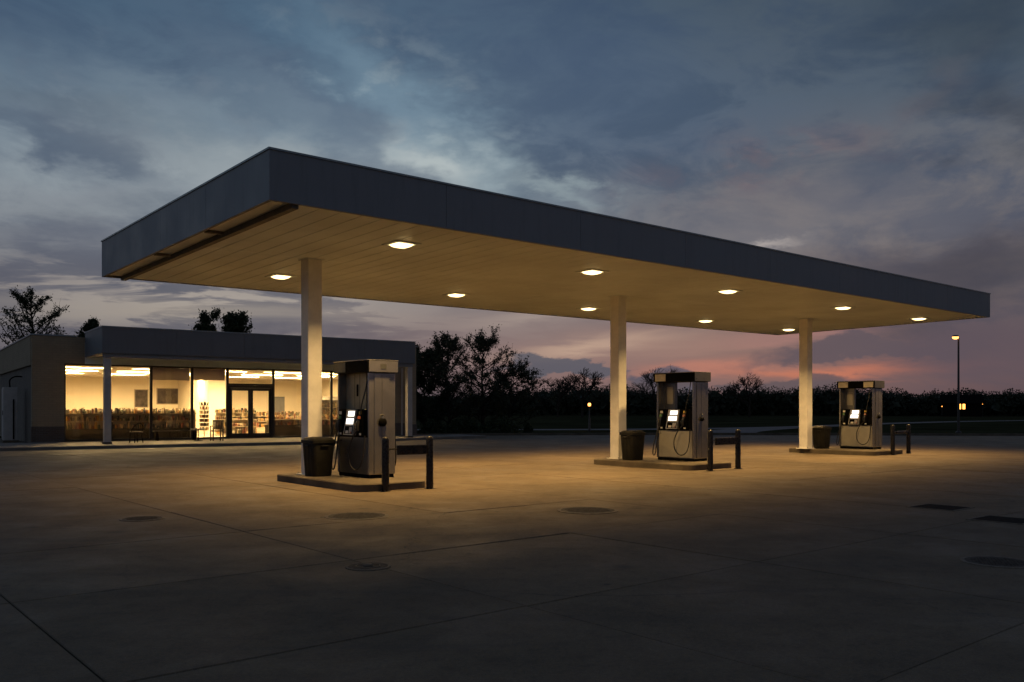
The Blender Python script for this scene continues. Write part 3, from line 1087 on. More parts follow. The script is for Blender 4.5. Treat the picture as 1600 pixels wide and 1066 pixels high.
            # hose: a slack loop under the head, its other end tucked beside the column
            if yb < 0:
                hp = [(f + .10, yb, .95), (f + .12, yb + .16, .80), (f + .15, yb + .27, .52), (f + .15, yb + .22, .27), (f + .13, yb + .06, .16),
                      (f + .11, yb - .10, .24), (f + .08, yb - .17, .46), (f + .05, yb - .18, .84)]
            else:
                hp = [(f + .10, yb, .95), (f + .12, yb + .10, .72), (f + .13, yb + .20, .40), (f + .12, yb + .235, .17), (f + .09, yb + .20, .14),
                      (f + .06, yb + .16, .40), (f + .03, yb + .13, .84)]
            pts = smooth3([(s * a, b, c) for a, b, c in hp])
            MB().tube(pts, .0135, 7).build('hose', 'rubber', t, smooth=True)
            if yb < 0:
                up = [(s * (f + .055), yb - .02, 1.22), (s * (f + .04), yb - .05, 1.45), (s * (f - .03), yb - .08, 1.75), (s * (f - .10), yb - .085, 2.08)]
                MB().tube(smooth3(up), .013, 6).build('hose_riser', 'rubber', t, smooth=True)
    # emergency valve on the end plate
    k = 1.0 if style == 0 else .62
    vb = MB().lathe([(.03 * k, 0), (.085 * k, .005), (.085 * k, .05), (.06 * k, .07), (.02 * k, .075)], (0, 0, 0), 14)
    vo = vb.build('shut_off_box', 'black', t, smooth=True, loc=(-.02, -dy - .024, 1.10))
    vo.rotation_euler = (R(90), 0, 0)
    MB().box((-.075 * k, .0, -.075), (.075 * k, .07 * k, -.002), .01).build('shut_off_base', 'black', t, loc=(-.02, -dy - .022, 1.03)).rotation_euler = (R(90), 0, 0)
    MB().lathe([(.03 * k, 0), (.036 * k, .03), (.018 * k, .07), (.03 * k, .085), (.01 * k, .10)], (0, 0, 0), 10).build('shut_off_knob', 'steel_dark', vo, smooth=True, loc=(0, .06 * k, .03)).rotation_euler = (R(-90), 0, 0)
    return t


def smooth3(pts, n=6):
    P_ = [Vector(p) for p in pts]
    out = []
    for i in range(len(P_) - 1):
        p0, p1, p2, p3 = P_[max(0, i - 1)], P_[i], P_[i + 1], P_[min(len(P_) - 1, i + 2)]
        for k in range(n):
            t = k / n
            out.append(0.5 * ((2 * p1) + (-p0 + p2) * t + (2 * p0 - 5 * p1 + 4 * p2 - p3) * t * t + (-p0 + 3 * p1 - 3 * p2 + p3) * t ** 3))
    out.append(P_[-1])
    return out


make_pump(cuv(3.56, 3.26, .148), 'large nearest steel fuel pump with pale panels above its lit screens', 0)
make_pump(cuv(12.88, 2.70, .148), 'middle steel fuel pump with one cream label on its dark hood', 1)
make_pump(cuv(23.10, 3.18, .148), 'farthest steel fuel pump with two cream labels on its hood', 2)


def make_bin(loc, rot, label):
    t = thing('litter_bin', label, 'trash can', loc, rot, 'litter bins by the columns')
    b = MB()
    prof = [(.205, 0.0), (.212, .02), (.245, .60), (.247, .68)]
    b.loft([[(x, y, z) for x, y in rrect(h_, h_, .07, 4)] for h_, z in prof])
    body = b.build('body', 'bin', t, smooth=True)
    rm = MB()
    rm.loft([[(x, y, z) for x, y in rrect(h_, h_, .08, 4)] for h_, z in ((.262, .67), (.272, .675), (.272, .735), (.262, .745), (.235, .747))])
    rm.build('rim', 'bin', t, smooth=True)
    ld = MB()
    ld.loft([[(x, y, z) for x, y in rrect(h_, h_, .08, 4)] for h_, z in ((.24, .744), (.238, .765), (.20, .785), (.12, .792))])
    lid = ld.build('lid', 'bin', t, smooth=True)
    MB().box((-.10, -.10, .785), (.10, .10, .7955), .01).build('lid_flap', 'liner', lid)
    for s in (-1, 1):
        MB().box((s * .262 - .02, -.09, .60), (s * .262 + .02, .09, .635), .008).build('handle', 'bin', t)
        MB().box((-.09, s * .262 - .02, .60), (.09, s * .262 + .02, .635), .008).build('handle', 'bin', t)
    rb = MB()
    for yy in (-.12, 0, .12):
        rb.add([(-.211, yy - .01, .03), (-.246, yy - .01, .60), (-.246, yy + .01, .60), (-.211, yy + .01, .03),
                (-.220, yy - .01, .03), (-.254, yy - .01, .60), (-.254, yy + .01, .60), (-.220, yy + .01, .03)],
               [(4, 5, 6, 7), (0, 1, 5, 4), (1, 2, 6, 5), (2, 3, 7, 6), (3, 0, 4, 7)])
    rb.build('ribs', 'bin', t)
    return t


b0 = make_bin(cuv(2.86, 3.96, .148), CA + R(3), 'dark plastic litter bin in front of the nearest column')
copy_thing(b0, cuv(11.95, 3.62, .148), CA - R(2), 'dark plastic litter bin beside the middle column', 'litter bins by the columns')
copy_thing(b0, cuv(22.12, 4.08, .148), CA + R(5), 'dark plastic litter bin beside the farthest column', 'litter bins by the columns')

# bollards and the guard rail between each pair
BOL = [((2.95, 1.53), (3.87, 1.44)), ((11.88, 1.02), (13.12, 1.10)), ((22.62, 1.80), (23.84, 1.86))]
WB = ['nearest', 'middle', 'farthest']
for k, (a, b) in enumerate(BOL):
    for j, p in enumerate((a, b)):
        mb = MB().lathe([(.068, -.02), (.068, .93), (.064, .965), (.05, .988), (.025, .998), (.004, 1.0)], n=18)
        tt = thing('steel_bollard', ('left' if j == 0 else 'right') + ' black round bollard at the end of the ' + WB[k] + ' pump island', 'bollard', cuv(*p), CA, 'bollards at the island ends')
        mb.build('post', 'black_paint', tt, smooth=True)
        MB().lathe([(.10, -.012), (.10, .010), (.07, .016)], n=18).build('foot_ring', 'black_paint', tt, smooth=True)
    pa, pb = Vector(cuv(*a)), Vector(cuv(*b))
    d = pb - pa
    L_ = d.length
    rt = thing('guard_rail', 'black steel crossbar between the bollards of the ' + WB[k] + ' pump island', 'guard rail', (pa.x, pa.y, 0), math.atan2(d.y, d.x), 'crossbars between the bollards')
    z0, z1 = (.66, .84) if k == 0 else ((.62, .80) if k == 1 else (.70, .78))
    MB().box((.24, -.035, z0), (L_ - .066, .035, z1), .012).build('crossbar', 'black_paint', rt)
    MB().tube([(.06, 0, (z0 + z1) / 2 + .02), (.25, 0, (z0 + z1) / 2 + .02)], .016, 8).build('connecting_rod', 'black_paint', rt, smooth=True)


# ------------------------------------------------------------------ covers in the paving
def manhole(x, y, r, label, boss=False):
    t = thing('manhole_cover', label, 'manhole cover', (x, y, 0), rngg.uniform(0, 6), 'round covers in the paving')
    MB().loft([[(rr * math.cos(2 * PI * i / 40), rr * math.sin(2 * PI * i / 40), z) for i in range(40)]
               for rr, z in ((r, -.01), (r, .006), (r * .97, .010), (r * .88, .010), (r * .875, .004))]).build('frame_ring', 'iron_frame', t)
    lid = MB().loft([[(rr * math.cos(2 * PI * i / 40), rr * math.sin(2 * PI * i / 40), z) for i in range(40)]
                     for rr, z in ((r * .865, -.01), (r * .865, .0075), (r * .85, .0095))]).build('lid', 'iron', t)
    if boss:
        MB().lathe([(r * .22, .008), (r * .22, .022), (r * .16, .030), (r * .05, .032)], n=16).build('boss', 'iron_frame', lid, smooth=True)
        MB().lathe([(r * .55, .0085), (r * .55, .014), (r * .50, .014), (r * .50, .0085)], n=30, caps=False).build('rib', 'iron_frame', lid)
    else:
        st = MB()
        kk = 6
        for i in range(-kk, kk + 1):
            for j in range(-kk, kk + 1):
                if math.hypot(i, j) < kk * .93:
                    cx_, cy_, hh = i * r * .13, j * r * .13, r * .042
                    st.box((cx_ - hh, cy_ - hh, .009), (cx_ + hh, cy_ + hh, .0125))
        st.build('tread_studs', 'iron', lid)
    return t


manhole(-5.07, 11.99, .29, 'small round cover in the paving, leftmost of all')
manhole(-2.18, 12.28, .45, 'large faint round cover in front of the nearest pump island')
manhole(-1.372, 8.335, .215, 'small round cover with a raised boss, nearest the camera', True)
manhole(1.12, 12.98, .455, 'large round cover in front of the gap between near and middle islands')
manhole(4.77, 8.58, .34, 'round cover at the right edge of the picture')
for (x, y), lb in (((6.55, 13.38), 'square dark steel hatch in the paving, farther of the two'),
                   ((6.68, 11.86), 'square dark steel hatch cut by the right edge, nearer of the two')):
    t = thing('steel_hatch', lb, 'hatch', (x, y, 0), CA, 'square hatches in the paving')
    fr = MB()
    for a in ((-.36, -.36, .36, -.325), (-.36, .325, .36, .36), (-.36, -.325, -.325, .325), (.325, -.325, .36, .325)):
        fr.box((a[0], a[1], -.01), (a[2], a[3], .010))
    fr.build('frame', 'iron_frame', t)
    MB().box((-.32, -.32, -.01), (.32, -.003, .008)).build('leaf', 'hatch', t)
    MB().box((-.32, .003, -.01), (.32, .32, .008)).build('leaf', 'hatch', t)

# ------------------------------------------------------------------ shop
swp = [(-16, -1.2), (-3.8, -1.5), (3.9, -1.9), (7.1, -2.2), (10, -1.7), (14, -.4), (19, 1.0), (19, 3.55), (-16, 3.55)]
mb = MB()
mb.loft([[(x, y, -.05) for x, y in swp], [(x, y, .105) for x, y in swp], [(x * .998, y + (.02 if y < 2 else 0), .12) for x, y in swp]])
tag(mb.build('shop_sidewalk', 'sidewalk', loc=suv(0, 0), rotz=SA), kind='structure')

shop = thing('shop_building', 'low pale block shop with slate fascia and lit glazed front', 'shop', suv(0, 0), SA)
TG = 3.60                     # glazing line
TB = 17.2                     # back wall
SL, SR = -2.15, 16.15         # outer side walls


def part(name, m, a, b, parent=None, ch=0.0):
    return MB().box(a, b, ch).build(name, m, parent or shop)


# masonry
part('front_wall', 'block', (SL + .02, TG, .78), (-.90, TG + .25, 4.62))
part('base_course', 'brick', (SL, TG - .03, .05), (-.90, TG + .24, .775))
part('front_wall', 'block', (13.95, TG, .78), (15.55, TG + .25, 4.62))
part('base_course', 'brick', (13.95, TG - .03, .05), (15.55, TG + .24, .775))
pier = part('corner_pier', 'block', (15.552, TG - .10, .70), (SR, TG + .35, 4.86))
part('pier_base', 'brick', (15.548, TG - .14, .05), (SR + .03, TG + .35, .698), pier)
part('side_wall', 'brick_shaded', (SL + .10, TG + .252, .05), (SL + .30, TB, 3.38))  # shade below the upper band painted in by the darker brick
part('side_wall_band', 'block', (SL, TG + .252, 3.382), (SL + .32, TB, 4.62))
part('side_wall', 'block', (SR - .25, TG + .352, .05), (SR - .02, TB, 4.62))
part('back_wall', 'block', (SL + .10, TB + .002, .05), (SR - .02, TB + .25, 4.62))
part('coping', 'trim', (SL - .04, TG - .04, 4.622), (-.42, TG + .30, 4.68))
part('coping', 'trim', (SL - .04, TG + .302, 4.622), (SL + .36, TB + .28, 4.68))
part('coping', 'trim', (15.50, TG - .14, 4.862), (SR + .05, TG + .4, 4.91))
part('roof', 'fascia_dark', (SL + .33, TG + .255, 4.30), (SR - .26, TB - .01, 4.42))
part('front_wall', 'block', (-.898, TG - .0, 3.475), (-.104, TG + .24, 4.618))
part('lintel', 'soffit', (-.102, TG - .02, 3.47), (13.948, TG + .25, 4.40))
MB().tube([(15.30, TG - .05, .14), (15.30, TG - .05, 3.7)], .045, 8).build('downpipe', 'cabinet', shop, smooth=True)
# overhang: fascia in panels, soffit, trim
FZ0, FZ1 = 3.75, 4.82
cuts = [-.10, 2.75, 5.6, 8.45, 11.3, 14.05]
for a, b in zip(cuts[:-1], cuts[1:]):
    part('fascia_panel', 'fascia_dark', (a + .004, -.14, FZ0), (b - .004, -.09, FZ1))
part('fascia_backing', 'beam', (-.05, -.088, FZ0 + .02), (14.0, -.06, FZ1 - .02))
part('fascia_return', 'fascia_dark', (-.10, -.088, FZ0), (-.052, TG - .002, FZ1))
part('fascia_return', 'fascia_dark', (14.002, -.088, FZ0), (14.05, TG + 2.0, FZ1))
part('roof_edge_trim', 'trim', (-.125, -.165, FZ1 - .03), (14.075, -.0, FZ1 + .018))
part('roof_edge_trim', 'trim', (-.125, .001, FZ1 - .03), (.02, TG, FZ1 + .018))
part('overhang_roof', 'fascia_dark', (-.05, -.058, 4.45), (14.0, TG + .25, 4.55))
part('overhang_soffit', 'soffit', (-.05, -.058, FZ0 + .03), (14.0, TG - .022, FZ0 + .05))
part('soffit_rail', 'fascia', (-.05, -.056, FZ0 - .16), (13.98, .10, FZ0 + .028))
for s_ in (0.0, 13.72):
    o = part('post', 'cabinet', (s_, .0, .12), (s_ + .26, .26, FZ0 + .02), ch=.012)
    part('post_foot', 'kerb', (s_ - .03, -.03, .118), (s_ + .29, .29, .20), o, .01)

# glazing
def window(a, b, z0, z1, blind=0.0, mid=None):
    wn = MB()
    fw = .055
    wn.box((a, TG + .06, z0), (a + fw, TG + .17, z1))
    wn.box((b - fw, TG + .06, z0), (b, TG + .17, z1))
    wn.box((a + fw, TG + .062, z0), (b - fw, TG + .168, z0 + .08))
    wn.box((a + fw, TG + .062, z1 - .055), (b - fw, TG + .168, z1))
    o = wn.build('shop_window', 'alu', shop)
    MB().box((a + fw, TG + .11, z0 + .08), (b - fw, TG + .118, z1 - .055)).build('pane', 'glass', o)
    if blind:
        MB().box((a + fw + .03, TG + .20, z1 - .06 - blind), (b - fw - .03, TG + .206, z1 - .03)).build('roller_blind', 'blind', o)
        MB().tube([(a + fw + .03, TG + .203, z1 - .06 - blind), (b - fw - .03, TG + .203, z1 - .06 - blind)], .018, 6).build('blind_bar', 'blind', o)
    return o


GZ0, GZ1 = .125, 3.468
for a, b, bl in ((-.895, .85, 0), (.852, 2.63, 0), (2.632, 4.43, .55), (4.432, 6.06, .52), (8.30, 11.34, 0), (11.342, 13.94, 0)):
    window(a, b, GZ0, GZ1, bl)
# entrance: transom and a pair of glazed leaves
window(6.062, 8.298, 2.66, GZ1)
df = MB()
df.box((6.062, TG + .04, GZ0), (6.17, TG + .19, 2.655))
df.box((8.19, TG + .04, GZ0), (8.298, TG + .19, 2.655))
df.box((6.17, TG + .042, 2.53), (8.19, TG + .188, 2.655))
df.build('door_frame', 'alu', shop)
for a, b, hs in ((6.175, 7.176, 1), (7.184, 8.185, -1)):
    dm = MB()
    st = .115
    dm.box((a, TG + .09, .135), (a + st, TG + .14, 2.525))
    dm.box((b - st, TG + .09, .135), (b, TG + .14, 2.525))
    dm.box((a + st, TG + .091, .135), (b - st, TG + .139, .36))
    dm.box((a + st, TG + .091, 2.40), (b - st, TG + .139, 2.525))
    dm.box((a + st, TG + .091, 1.10), (b - st, TG + .139, 1.14))
    d_ = dm.build('door_leaf', 'alu', shop)
    MB().box((a + st, TG + .112, .36), (b - st, TG + .118, 1.10)).build('pane', 'glass', d_)
    MB().box((a + st, TG + .112, 1.14), (b - st, TG + .118, 2.40)).build('pane', 'glass', d_)
    hx_ = b - .06 if hs > 0 else a + .06
    MB().tube([(hx_, TG + .088, .95), (hx_, TG + .03, .97), (hx_, TG + .03, 1.27), (hx_, TG + .088, 1.29)], .014, 6).build('handle', 'steel', d_, smooth=True)

# rooms inside
part('shop_floor', 'floor_in', (SL + .31, TG + .26, .06), (SR - .26, TB - .002, .13))
CZ = 3.40
part('ceiling', 'ceil_in', (SL + .31, TG + .26, CZ), (SR - .26, TB - .002, CZ + .05))
part('inner_wall', 'wall_in', (SL + .302, TG + .256, .132), (SL + .34, TB - .004, CZ - .002))
part('inner_wall', 'wall_in', (SR - .32, TG + .356, .132), (SR - .262, TB - .004, CZ - .002))
part('inner_wall', 'wall_in', (SL + .342, TB - .06, .132), (SR - .322, TB - .006, CZ - .002))
part('inner_wall', 'wall_in', (SL + .342, TG + .257, .132), (-.93, TG + .30, CZ - .002))
part('inner_wall', 'wall_in', (13.98, TG + .257, .132), (SR - .322, TG + .30, CZ - .002))
part('partition_wall', 'wall_in', (7.3, 11.0, .132), (8.3, 11.2, CZ - .003))
part('partition_wall', 'wall_in', (7.3, 11.202, .132), (7.45, TB - .07, CZ - .003))

k = 0
ORD = ['first', 'second', 'third', 'fourth', 'fifth']
for j, t_ in enumerate((5.3, 8.6, 12.4)):
    row = ['window row', 'middle row', 'back row'][j]
    for i, s_ in enumerate((0.2, 3.3, 6.4, 9.5, 12.6)):
        o = thing('shop_ceiling_light', ORD[i] + ' glowing ceiling panel from the left inside the shop, ' + row, 'ceiling light', suv(s_, t_, CZ), SA, 'ceiling panels inside the shop')
        tr = MB()
        for q_ in ((-1.15, -.07, 1.15, -.05), (-1.15, .05, 1.15, .07), (-1.15, -.05, -1.11, .05), (1.11, -.05, 1.15, .05)):
            tr.box((q_[0], q_[1], -.035), (q_[2], q_[3], -.002))
        tr.build('tray', 'ceil_in', o)
        dz_ = -.030 if j == 1 else -.024
        MB().box((-1.1, -.035, dz_ - .005), (1.1, .035, dz_)).build('diffuser', 'tube', o)

# goods: joined, too small to pick apart
gm = bpy.data.materials.new('mixed_packaging')
gm.use_nodes = True
q = NT(gm.node_tree)
rnd = q.n('ShaderNodeNewGeometry').outputs['Random Per Island']
rp = q.n('ShaderNodeValToRGB')
rp.color_ramp.interpolation = 'CONSTANT'
pal = [(.20, .12, .05), (.03, .018, .01), (.16, .045, .02), (.30, .22, .12), (.035, .035, .015), (.02, .015, .012), (.30, .16, .03),
       (.09, .05, .025), (.36, .29, .18), (.08, .025, .015), (.05, .035, .02), (.05, .055, .025)]
e = rp.color_ramp.elements
while len(e) < len(pal):
    e.new(.5)
for i, c in enumerate(pal):
    e[i].position = i / len(pal)
    e[i].color = (*c, 1)
q.link(rnd, rp.inputs[0])
q.link(rp.outputs[0], gm.node_tree.nodes['Principled BSDF'].inputs['Base Color'])
gm.node_tree.nodes['Principled BSDF'].inputs['Roughness'].default_value = .45
rg = random.Random(21)


def goods(mb, x0, x1, y0, y1, z, h0, h1, fill=.93):
    x = x0
    while x < x1 - .05:
        w_ = rg.uniform(.04, .12)
        if rg.random() < fill:
            h_ = rg.uniform(h0, h1)
            d0 = rg.uniform(0, .05)
            if rg.random() < .5:
                r_ = min(w_ * .45, .05)
                mb.lathe([(r_, 0), (r_, h_ * .6), (r_ * .4, h_ * .8), (r_ * .4, h_)], (x + w_ / 2, y0 + d0 + r_, z), 7)
                mb.lathe([(r_, 0), (r_, h_ * .6), (r_ * .4, h_ * .8), (r_ * .4, h_)], (x + w_ / 2, y0 + d0 + 3.2 * r_, z), 7)
            else:
                mb.box((x, y0 + d0, z), (x + w_ * .94, min(y1, y0 + d0 + rg.uniform(.12, .3)), z + h_))
        x += w_ + rg.uniform(.002, .02)


def gondola(s0, s1, t_, levels, label, glabel, base='counter', depth=.5, hts=None):
    u = thing('shelf_unit', label, 'shelves', suv(s0, t_, .13), SA)
    L_ = s1 - s0
    z_top = levels[-1] + .02
    MB().box((0, 0, 0), (L_, depth, levels[0] - .13)).build('base_cabinet', base, u)
    MB().box((0, depth / 2 - .02, levels[0] - .129), (L_, depth / 2 + .02, z_top - .13)).build('back_panel', 'shelf', u)
    for lv in levels[1:]:
        MB().box((0, .02, lv - .13 - .025), (L_, depth - .02, lv - .13)).build('shelf_board', 'shelf', u)
    n = max(2, int(L_ / 1.2) + 1)
    for i in range(n):
        xx = i * (L_ - .04) / (n - 1)
        MB().box((xx, depth / 2 - .035, levels[0] - .128), (xx + .04, depth / 2 - .021, z_top - .128)).build('upright', 'shelf', u)
    gmesh = MB()
    for i, lv in enumerate(levels):
        room = (levels[i + 1] - lv - .05) if i + 1 < len(levels) else .26
        goods(gmesh, .02, L_ - .02, .03, depth / 2 - .03, lv - .13 + .002, room * .38, room, .94 if i + 1 < len(levels) else .8)
        goods(gmesh, .02, L_ - .02, depth / 2 + .04, depth - .02, lv - .13 + .002, room * .5, room, .8)
    go = gmesh.build('shelf_goods', gm, loc=suv(s0, t_, .13), rotz=SA)
    tag(go, glabel, 'goods', kind='stuff')
    return u


gondola(-.75, 5.05, 5.1, [.62, .98, 1.32], 'long shelf unit with dark base behind the left shop windows', 'packed bottles and boxes on the long shelf behind the left windows')
gondola(-1.3, 5.2, 8.6, [.5, .9, 1.28], 'second long shelf unit further back behind the left windows', 'mixed goods on the second shelf row behind the left windows', 'shelf')
gondola(8.75, 13.6, 5.6, [.70, 1.0], 'dark counter shelf behind the right shop windows', 'packages lined up on the dark counter behind the right windows')
gondola(8.2, 13.2, 10.0, [.5, .85, 1.15], 'shelf unit further back behind the right windows', 'goods on the rear shelf behind the right windows', 'shelf')
gondola(6.75, 8.9, 7.6, [.25, .62, .98, 1.34], 'wire shelf unit seen through the glass doors', 'upright packets on the wire shelf behind the doors', 'shelf', .4)

# spinner rack near the entrance
t = thing('spinner_rack', 'tall round card rack just left of the shop doors inside', 'display rack', suv(5.42, 5.2, .13), SA)
MB().lathe([(.24, 0), (.24, .03), (.05, .05), (.025, .06), (.025, 1.75), (.01, 1.78)], n=12).build('stand', 'shelf', t)
for i in range(7):
    z = .35 + i * .2
    MB().lathe([(.20, z), (.22, z + .004), (.22, z + .03), (.20, z + .034)], n=14).build('basket_ring', 'shelf', t)
cd = MB()
for i in range(7):
    for j in range(9):
        a = 2 * PI * j / 9 + i
        z = .37 + i * .2
        x, y = .2 * math.cos(a), .2 * math.sin(a)
        cd.add([(x - .05 * math.sin(a), y + .05 * math.cos(a), z), (x + .05 * math.sin(a), y - .05 * math.cos(a), z),
                (x * 1.15 + .05 * math.sin(a), y * 1.15 - .05 * math.cos(a), z + .15), (x * 1.15 - .05 * math.sin(a), y * 1.15 + .05 * math.cos(a), z + .15)], [(0, 1, 2, 3)])
tag(cd.build('rack_cards', gm, loc=suv(5.42, 5.2, .13), rotz=SA), 'small cards and packets hung on the round rack', 'goods', kind='stuff')


def wall_frame(name, label, cat, s_, z_, w_, h_, m_in, t_=TB - .065):
    o = thing(name, label, cat, suv(s_, t_, z_), SA)
    fr = MB()
    for a in ((-w_ / 2 - .05, -h_ / 2 - .05, w_ / 2 + .05, -h_ / 2), (-w_ / 2 - .05, h_ / 2, w_ / 2 + .05, h_ / 2 + .05),
              (-w_ / 2 - .05, -h_ / 2, -w_ / 2, h_ / 2), (w_ / 2, -h_ / 2, w_ / 2 + .05, h_ / 2)):
        fr.box((a[0], -.04, a[1]), (a[2], 0, a[3]))
    fr.build('frame', 'shelf', o)
    MB().box((-w_ / 2, -.02, -h_ / 2), (w_ / 2, -.004, h_ / 2)).build('panel', m_in, o)
    return o


M['pic'] = mat('dim_picture', (.045, .036, .028), .4, spec=.15, var=.6, vscale=3)
M['door_in'] = mat('grey_inner_door', (.16, .17, .19), .5, var=.1)
wall_frame('wall_picture', 'dark upright picture on the back wall beside the left mullion', 'picture', 5.2, 2.15, .7, 1.0, 'pic')
wall_frame('service_window', 'wide dark service window on the back wall behind the blinds', 'window', 6.75, 2.3, 1.3, .9, 'pic')
o = thing('inner_door', 'grey door in the back wall right of the entrance', 'door', suv(13.5, TB - .065, .13), SA)
MB().box((-.5, -.05, 0), (.5, 0, 2.2)).build('door_leaf', 'door_in', o)
MB().tube([(.38, -.05, 1.05), (.38, -.10, 1.05), (.28, -.10, 1.05)], .015, 6).build('handle', 'steel', o)
# drinks cooler on the right
o = thing('drinks_cooler', 'tall drinks cooler with lit shelves behind the rightmost window', 'cooler', suv(13.0, 8.1, .13), SA)
cb = MB()
cb.box((-.8, .0, 0), (-.74, .7, 2.1))
cb.box((.74, 0, 0), (.8, .7, 2.1))
cb.box((-.74, .62, 0), (.74, .7, 2.1))
cb.box((-.74, 0, 0), (.74, .62, .25))
cb.box((-.74, 0, 1.9), (.74, .62, 2.1))
cb.build('cabinet', 'cabinet', o)
cg = MB()
for z in (.26, .68, 1.1, 1.5):
    MB().box((-.738, .03, z - .02), (.738, .6, z)).build('shelf_board', 'shelf', o)
    goods(cg, -.72, .72, .06, .5, z + .002, .22, .32)
tag(cg.build('cooler_bottles', gm, loc=suv(13.0, 8.1, .13), rotz=SA), 'bottles standing in the tall drinks cooler', 'goods', kind='stuff')
MB().box((-.74, -.03, .25), (.74, -.022, 1.9)).build('pane', 'glass', o)

# plants on top of the shelf
for s_, lb in ((.1, 'small leafy pot plant on the shelf behind the first window'), (1.7, 'small leafy pot plant on the shelf behind the second window')):
    o = thing('pot_plant', lb, 'plant', suv(s_, 5.25, 1.36), SA)
    MB().lathe([(.05, -.11), (.07, .02), (.065, .02)], n=10).build('pot', 'wood_dark', o)
    lf = MB()
    for i in range(60):
        a, b, r_ = rg.uniform(0, 2 * PI), rg.uniform(.1, 1.4), rg.uniform(.06, .2)
        x, y, z = r_ * math.cos(a) * math.cos(b), r_ * math.sin(a) * math.cos(b), .02 + r_ * math.sin(b)
        d1 = Vector((rg.gauss(0, 1), rg.gauss(0, 1), rg.gauss(0, 1))).normalized() * .035
        d2 = d1.orthogonal().normalized() * .02
        p = Vector((x, y, z))
        lf.add([p - d1, p + d2, p + d1, p - d2], [(0, 1, 2, 3)])
    lf.build('foliage', 'leaf', o)

# on the sidewalk
t = thing('patio_chair', 'dark round-backed patio chair on the shop sidewalk by the post', 'chair', suv(1.36, .75, .12), SA + R(200))
MB().lathe([(.25, .42), (.26, .43), (.26, .46), (.24, .47)], n=18).build('seat', 'wood_dark', t, smooth=True)
for a in (45, 135, 225, 315):
    c_, s_ = math.cos(R(a)), math.sin(R(a))
    MB().tube([(.20 * c_, .20 * s_, .43), (.27 * c_, .27 * s_, 0)], .016, 6).build('leg', 'black', t)
bp = MB()
pts = [(.27 * math.cos(R(a)), .24 * math.sin(R(a)), .46 + .34 * math.sin(R((a - 20) / 140 * 180)) ** .6) for a in range(20, 161, 10)]
bp.tube(pts, .022, 7)
bp.build('back_hoop', 'black', t, smooth=True)
sp_ = MB()
for k2 in range(2, 13, 2):
    sp_.tube([(pts[k2][0] * .9, pts[k2][1] * .9, .46), pts[k2]], .011, 5)
sp_.build('back_spindles', 'black', t)
t = thing('low_bench', 'long low slatted bench in front of the blinded shop windows', 'bench', suv(3.5, 2.9, .12), SA)
for i in range(4):
    MB().box((-.95, -.2 + i * .105, .40), (.95, -.2 + i * .105 + .085, .435)).build('slat', 'wood_dark', t)
for x_ in (-.8, .8):
    for y_ in (-.16, .14):
        MB().box((x_ - .03, y_ - .03, 0), (x_ + .03, y_ + .03, .399)).build('leg', 'black', t)
t = thing('wooden_chair', 'dark square-backed wooden chair on the sidewalk left of the doors', 'chair', suv(4.75, 1.0, .12), SA + R(178))
MB().box((-.24, -.24, .42), (.24, .24, .46), .01).build('seat', 'wood_dark', t)
for x_ in (-.21, .21):
    MB().box((x_ - .025, -.22, 0), (x_ + .025, -.17, .419)).build('leg', 'wood_dark', t)
    MB().box((x_ - .025, .18, 0), (x_ + .025, .23, .92)).build('leg', 'wood_dark', t)
    MB().box((x_ - .03, -.24, .64), (x_ + .03, .179, .67)).build('armrest', 'wood_dark', t)
    MB().box((x_ - .02, -.23, .462), (x_ + .02, -.19, .639)).build('arm_post', 'wood_dark', t)
for i in range(5):
    MB().box((-.17 + i * .07, .19, .50), (-.17 + i * .07 + .058, .215, .86)).build('back_slat', 'wood_dark', t)
MB().box((-.184, .185, .861), (.184, .225, .92)).build('back_rail', 'wood_dark', t)
t = thing('side_table', 'small dark table beside the wooden chair by the shop doors', 'table', suv(4.05, 1.35, .12), SA)
MB().lathe([(.28, .50), (.29, .51), (.29, .53), (.28, .54)], n=18).build('top', 'wood_dark', t)
MB().tube([(0, 0, .02), (0, 0, .50)], .025, 8).build('stem', 'black', t)
MB().lathe([(.20, 0), (.19, .02), (.03, .04)], n=16).build('foot', 'black', t)

# tall cabinet and pipe against the side wall
t = thing('utility_cabinet', 'tall pale metal cabinet against the left side wall of the shop', 'cabinet', suv(-2.66, 6.3, .05), SA)
MB().box((-.30, -.36, 0), (.30, .36, .10)).build('plinth', 'kerb', t)
MB().box((-.27, -.33, .101), (.27, .33, 2.42), .012).build('body', 'cabinet', t)
d_ = MB().box((-.292, -.30, .16), (-.272, .30, 2.36), .006).build('door', 'cabinet', t)
MB().box((-.31, -.25, 1.2), (-.293, -.21, 1.4)).build('handle', 'black', d_)
MB().tube([(.1, -.37, .15), (.1, -.37, 1.9)], .03, 6).build('conduit', 'black', t)
MB().tube(smooth3([(0, 0, 2.42), (0, 0, 2.75), (.2, 0, 2.9), (.48, 0, 2.9)]), .03, 6).build('cable_mast', 'black', t)


# ------------------------------------------------------------------ trees
def leaf_quads(P_, size, rng, flat=0.0):
    n = len(P_)
    d1 = rng.normal(size=(n, 3))
    d1[:, 2] *= (1 - flat)
    d1 /= np.linalg.norm(d1, axis=1, keepdims=True)
    r_ = rng.normal(size=(n, 3))
    d2 = np.cross(d1, r_)
    d2 /= np.linalg.norm(d2, axis=1, keepdims=True)
    s_ = size * rng.uniform(.6, 1.35, (n, 1))
    a = P_ - d1 * s_
    b = P_ + d2 * s_ * .55 + d1 * s_ * .1
    c = P_ + d1 * s_
    d = P_ - d2 * s_ * .55 + d1 * s_ * .1
    return np.stack([a, b, c, d], 1).reshape(-1, 3)


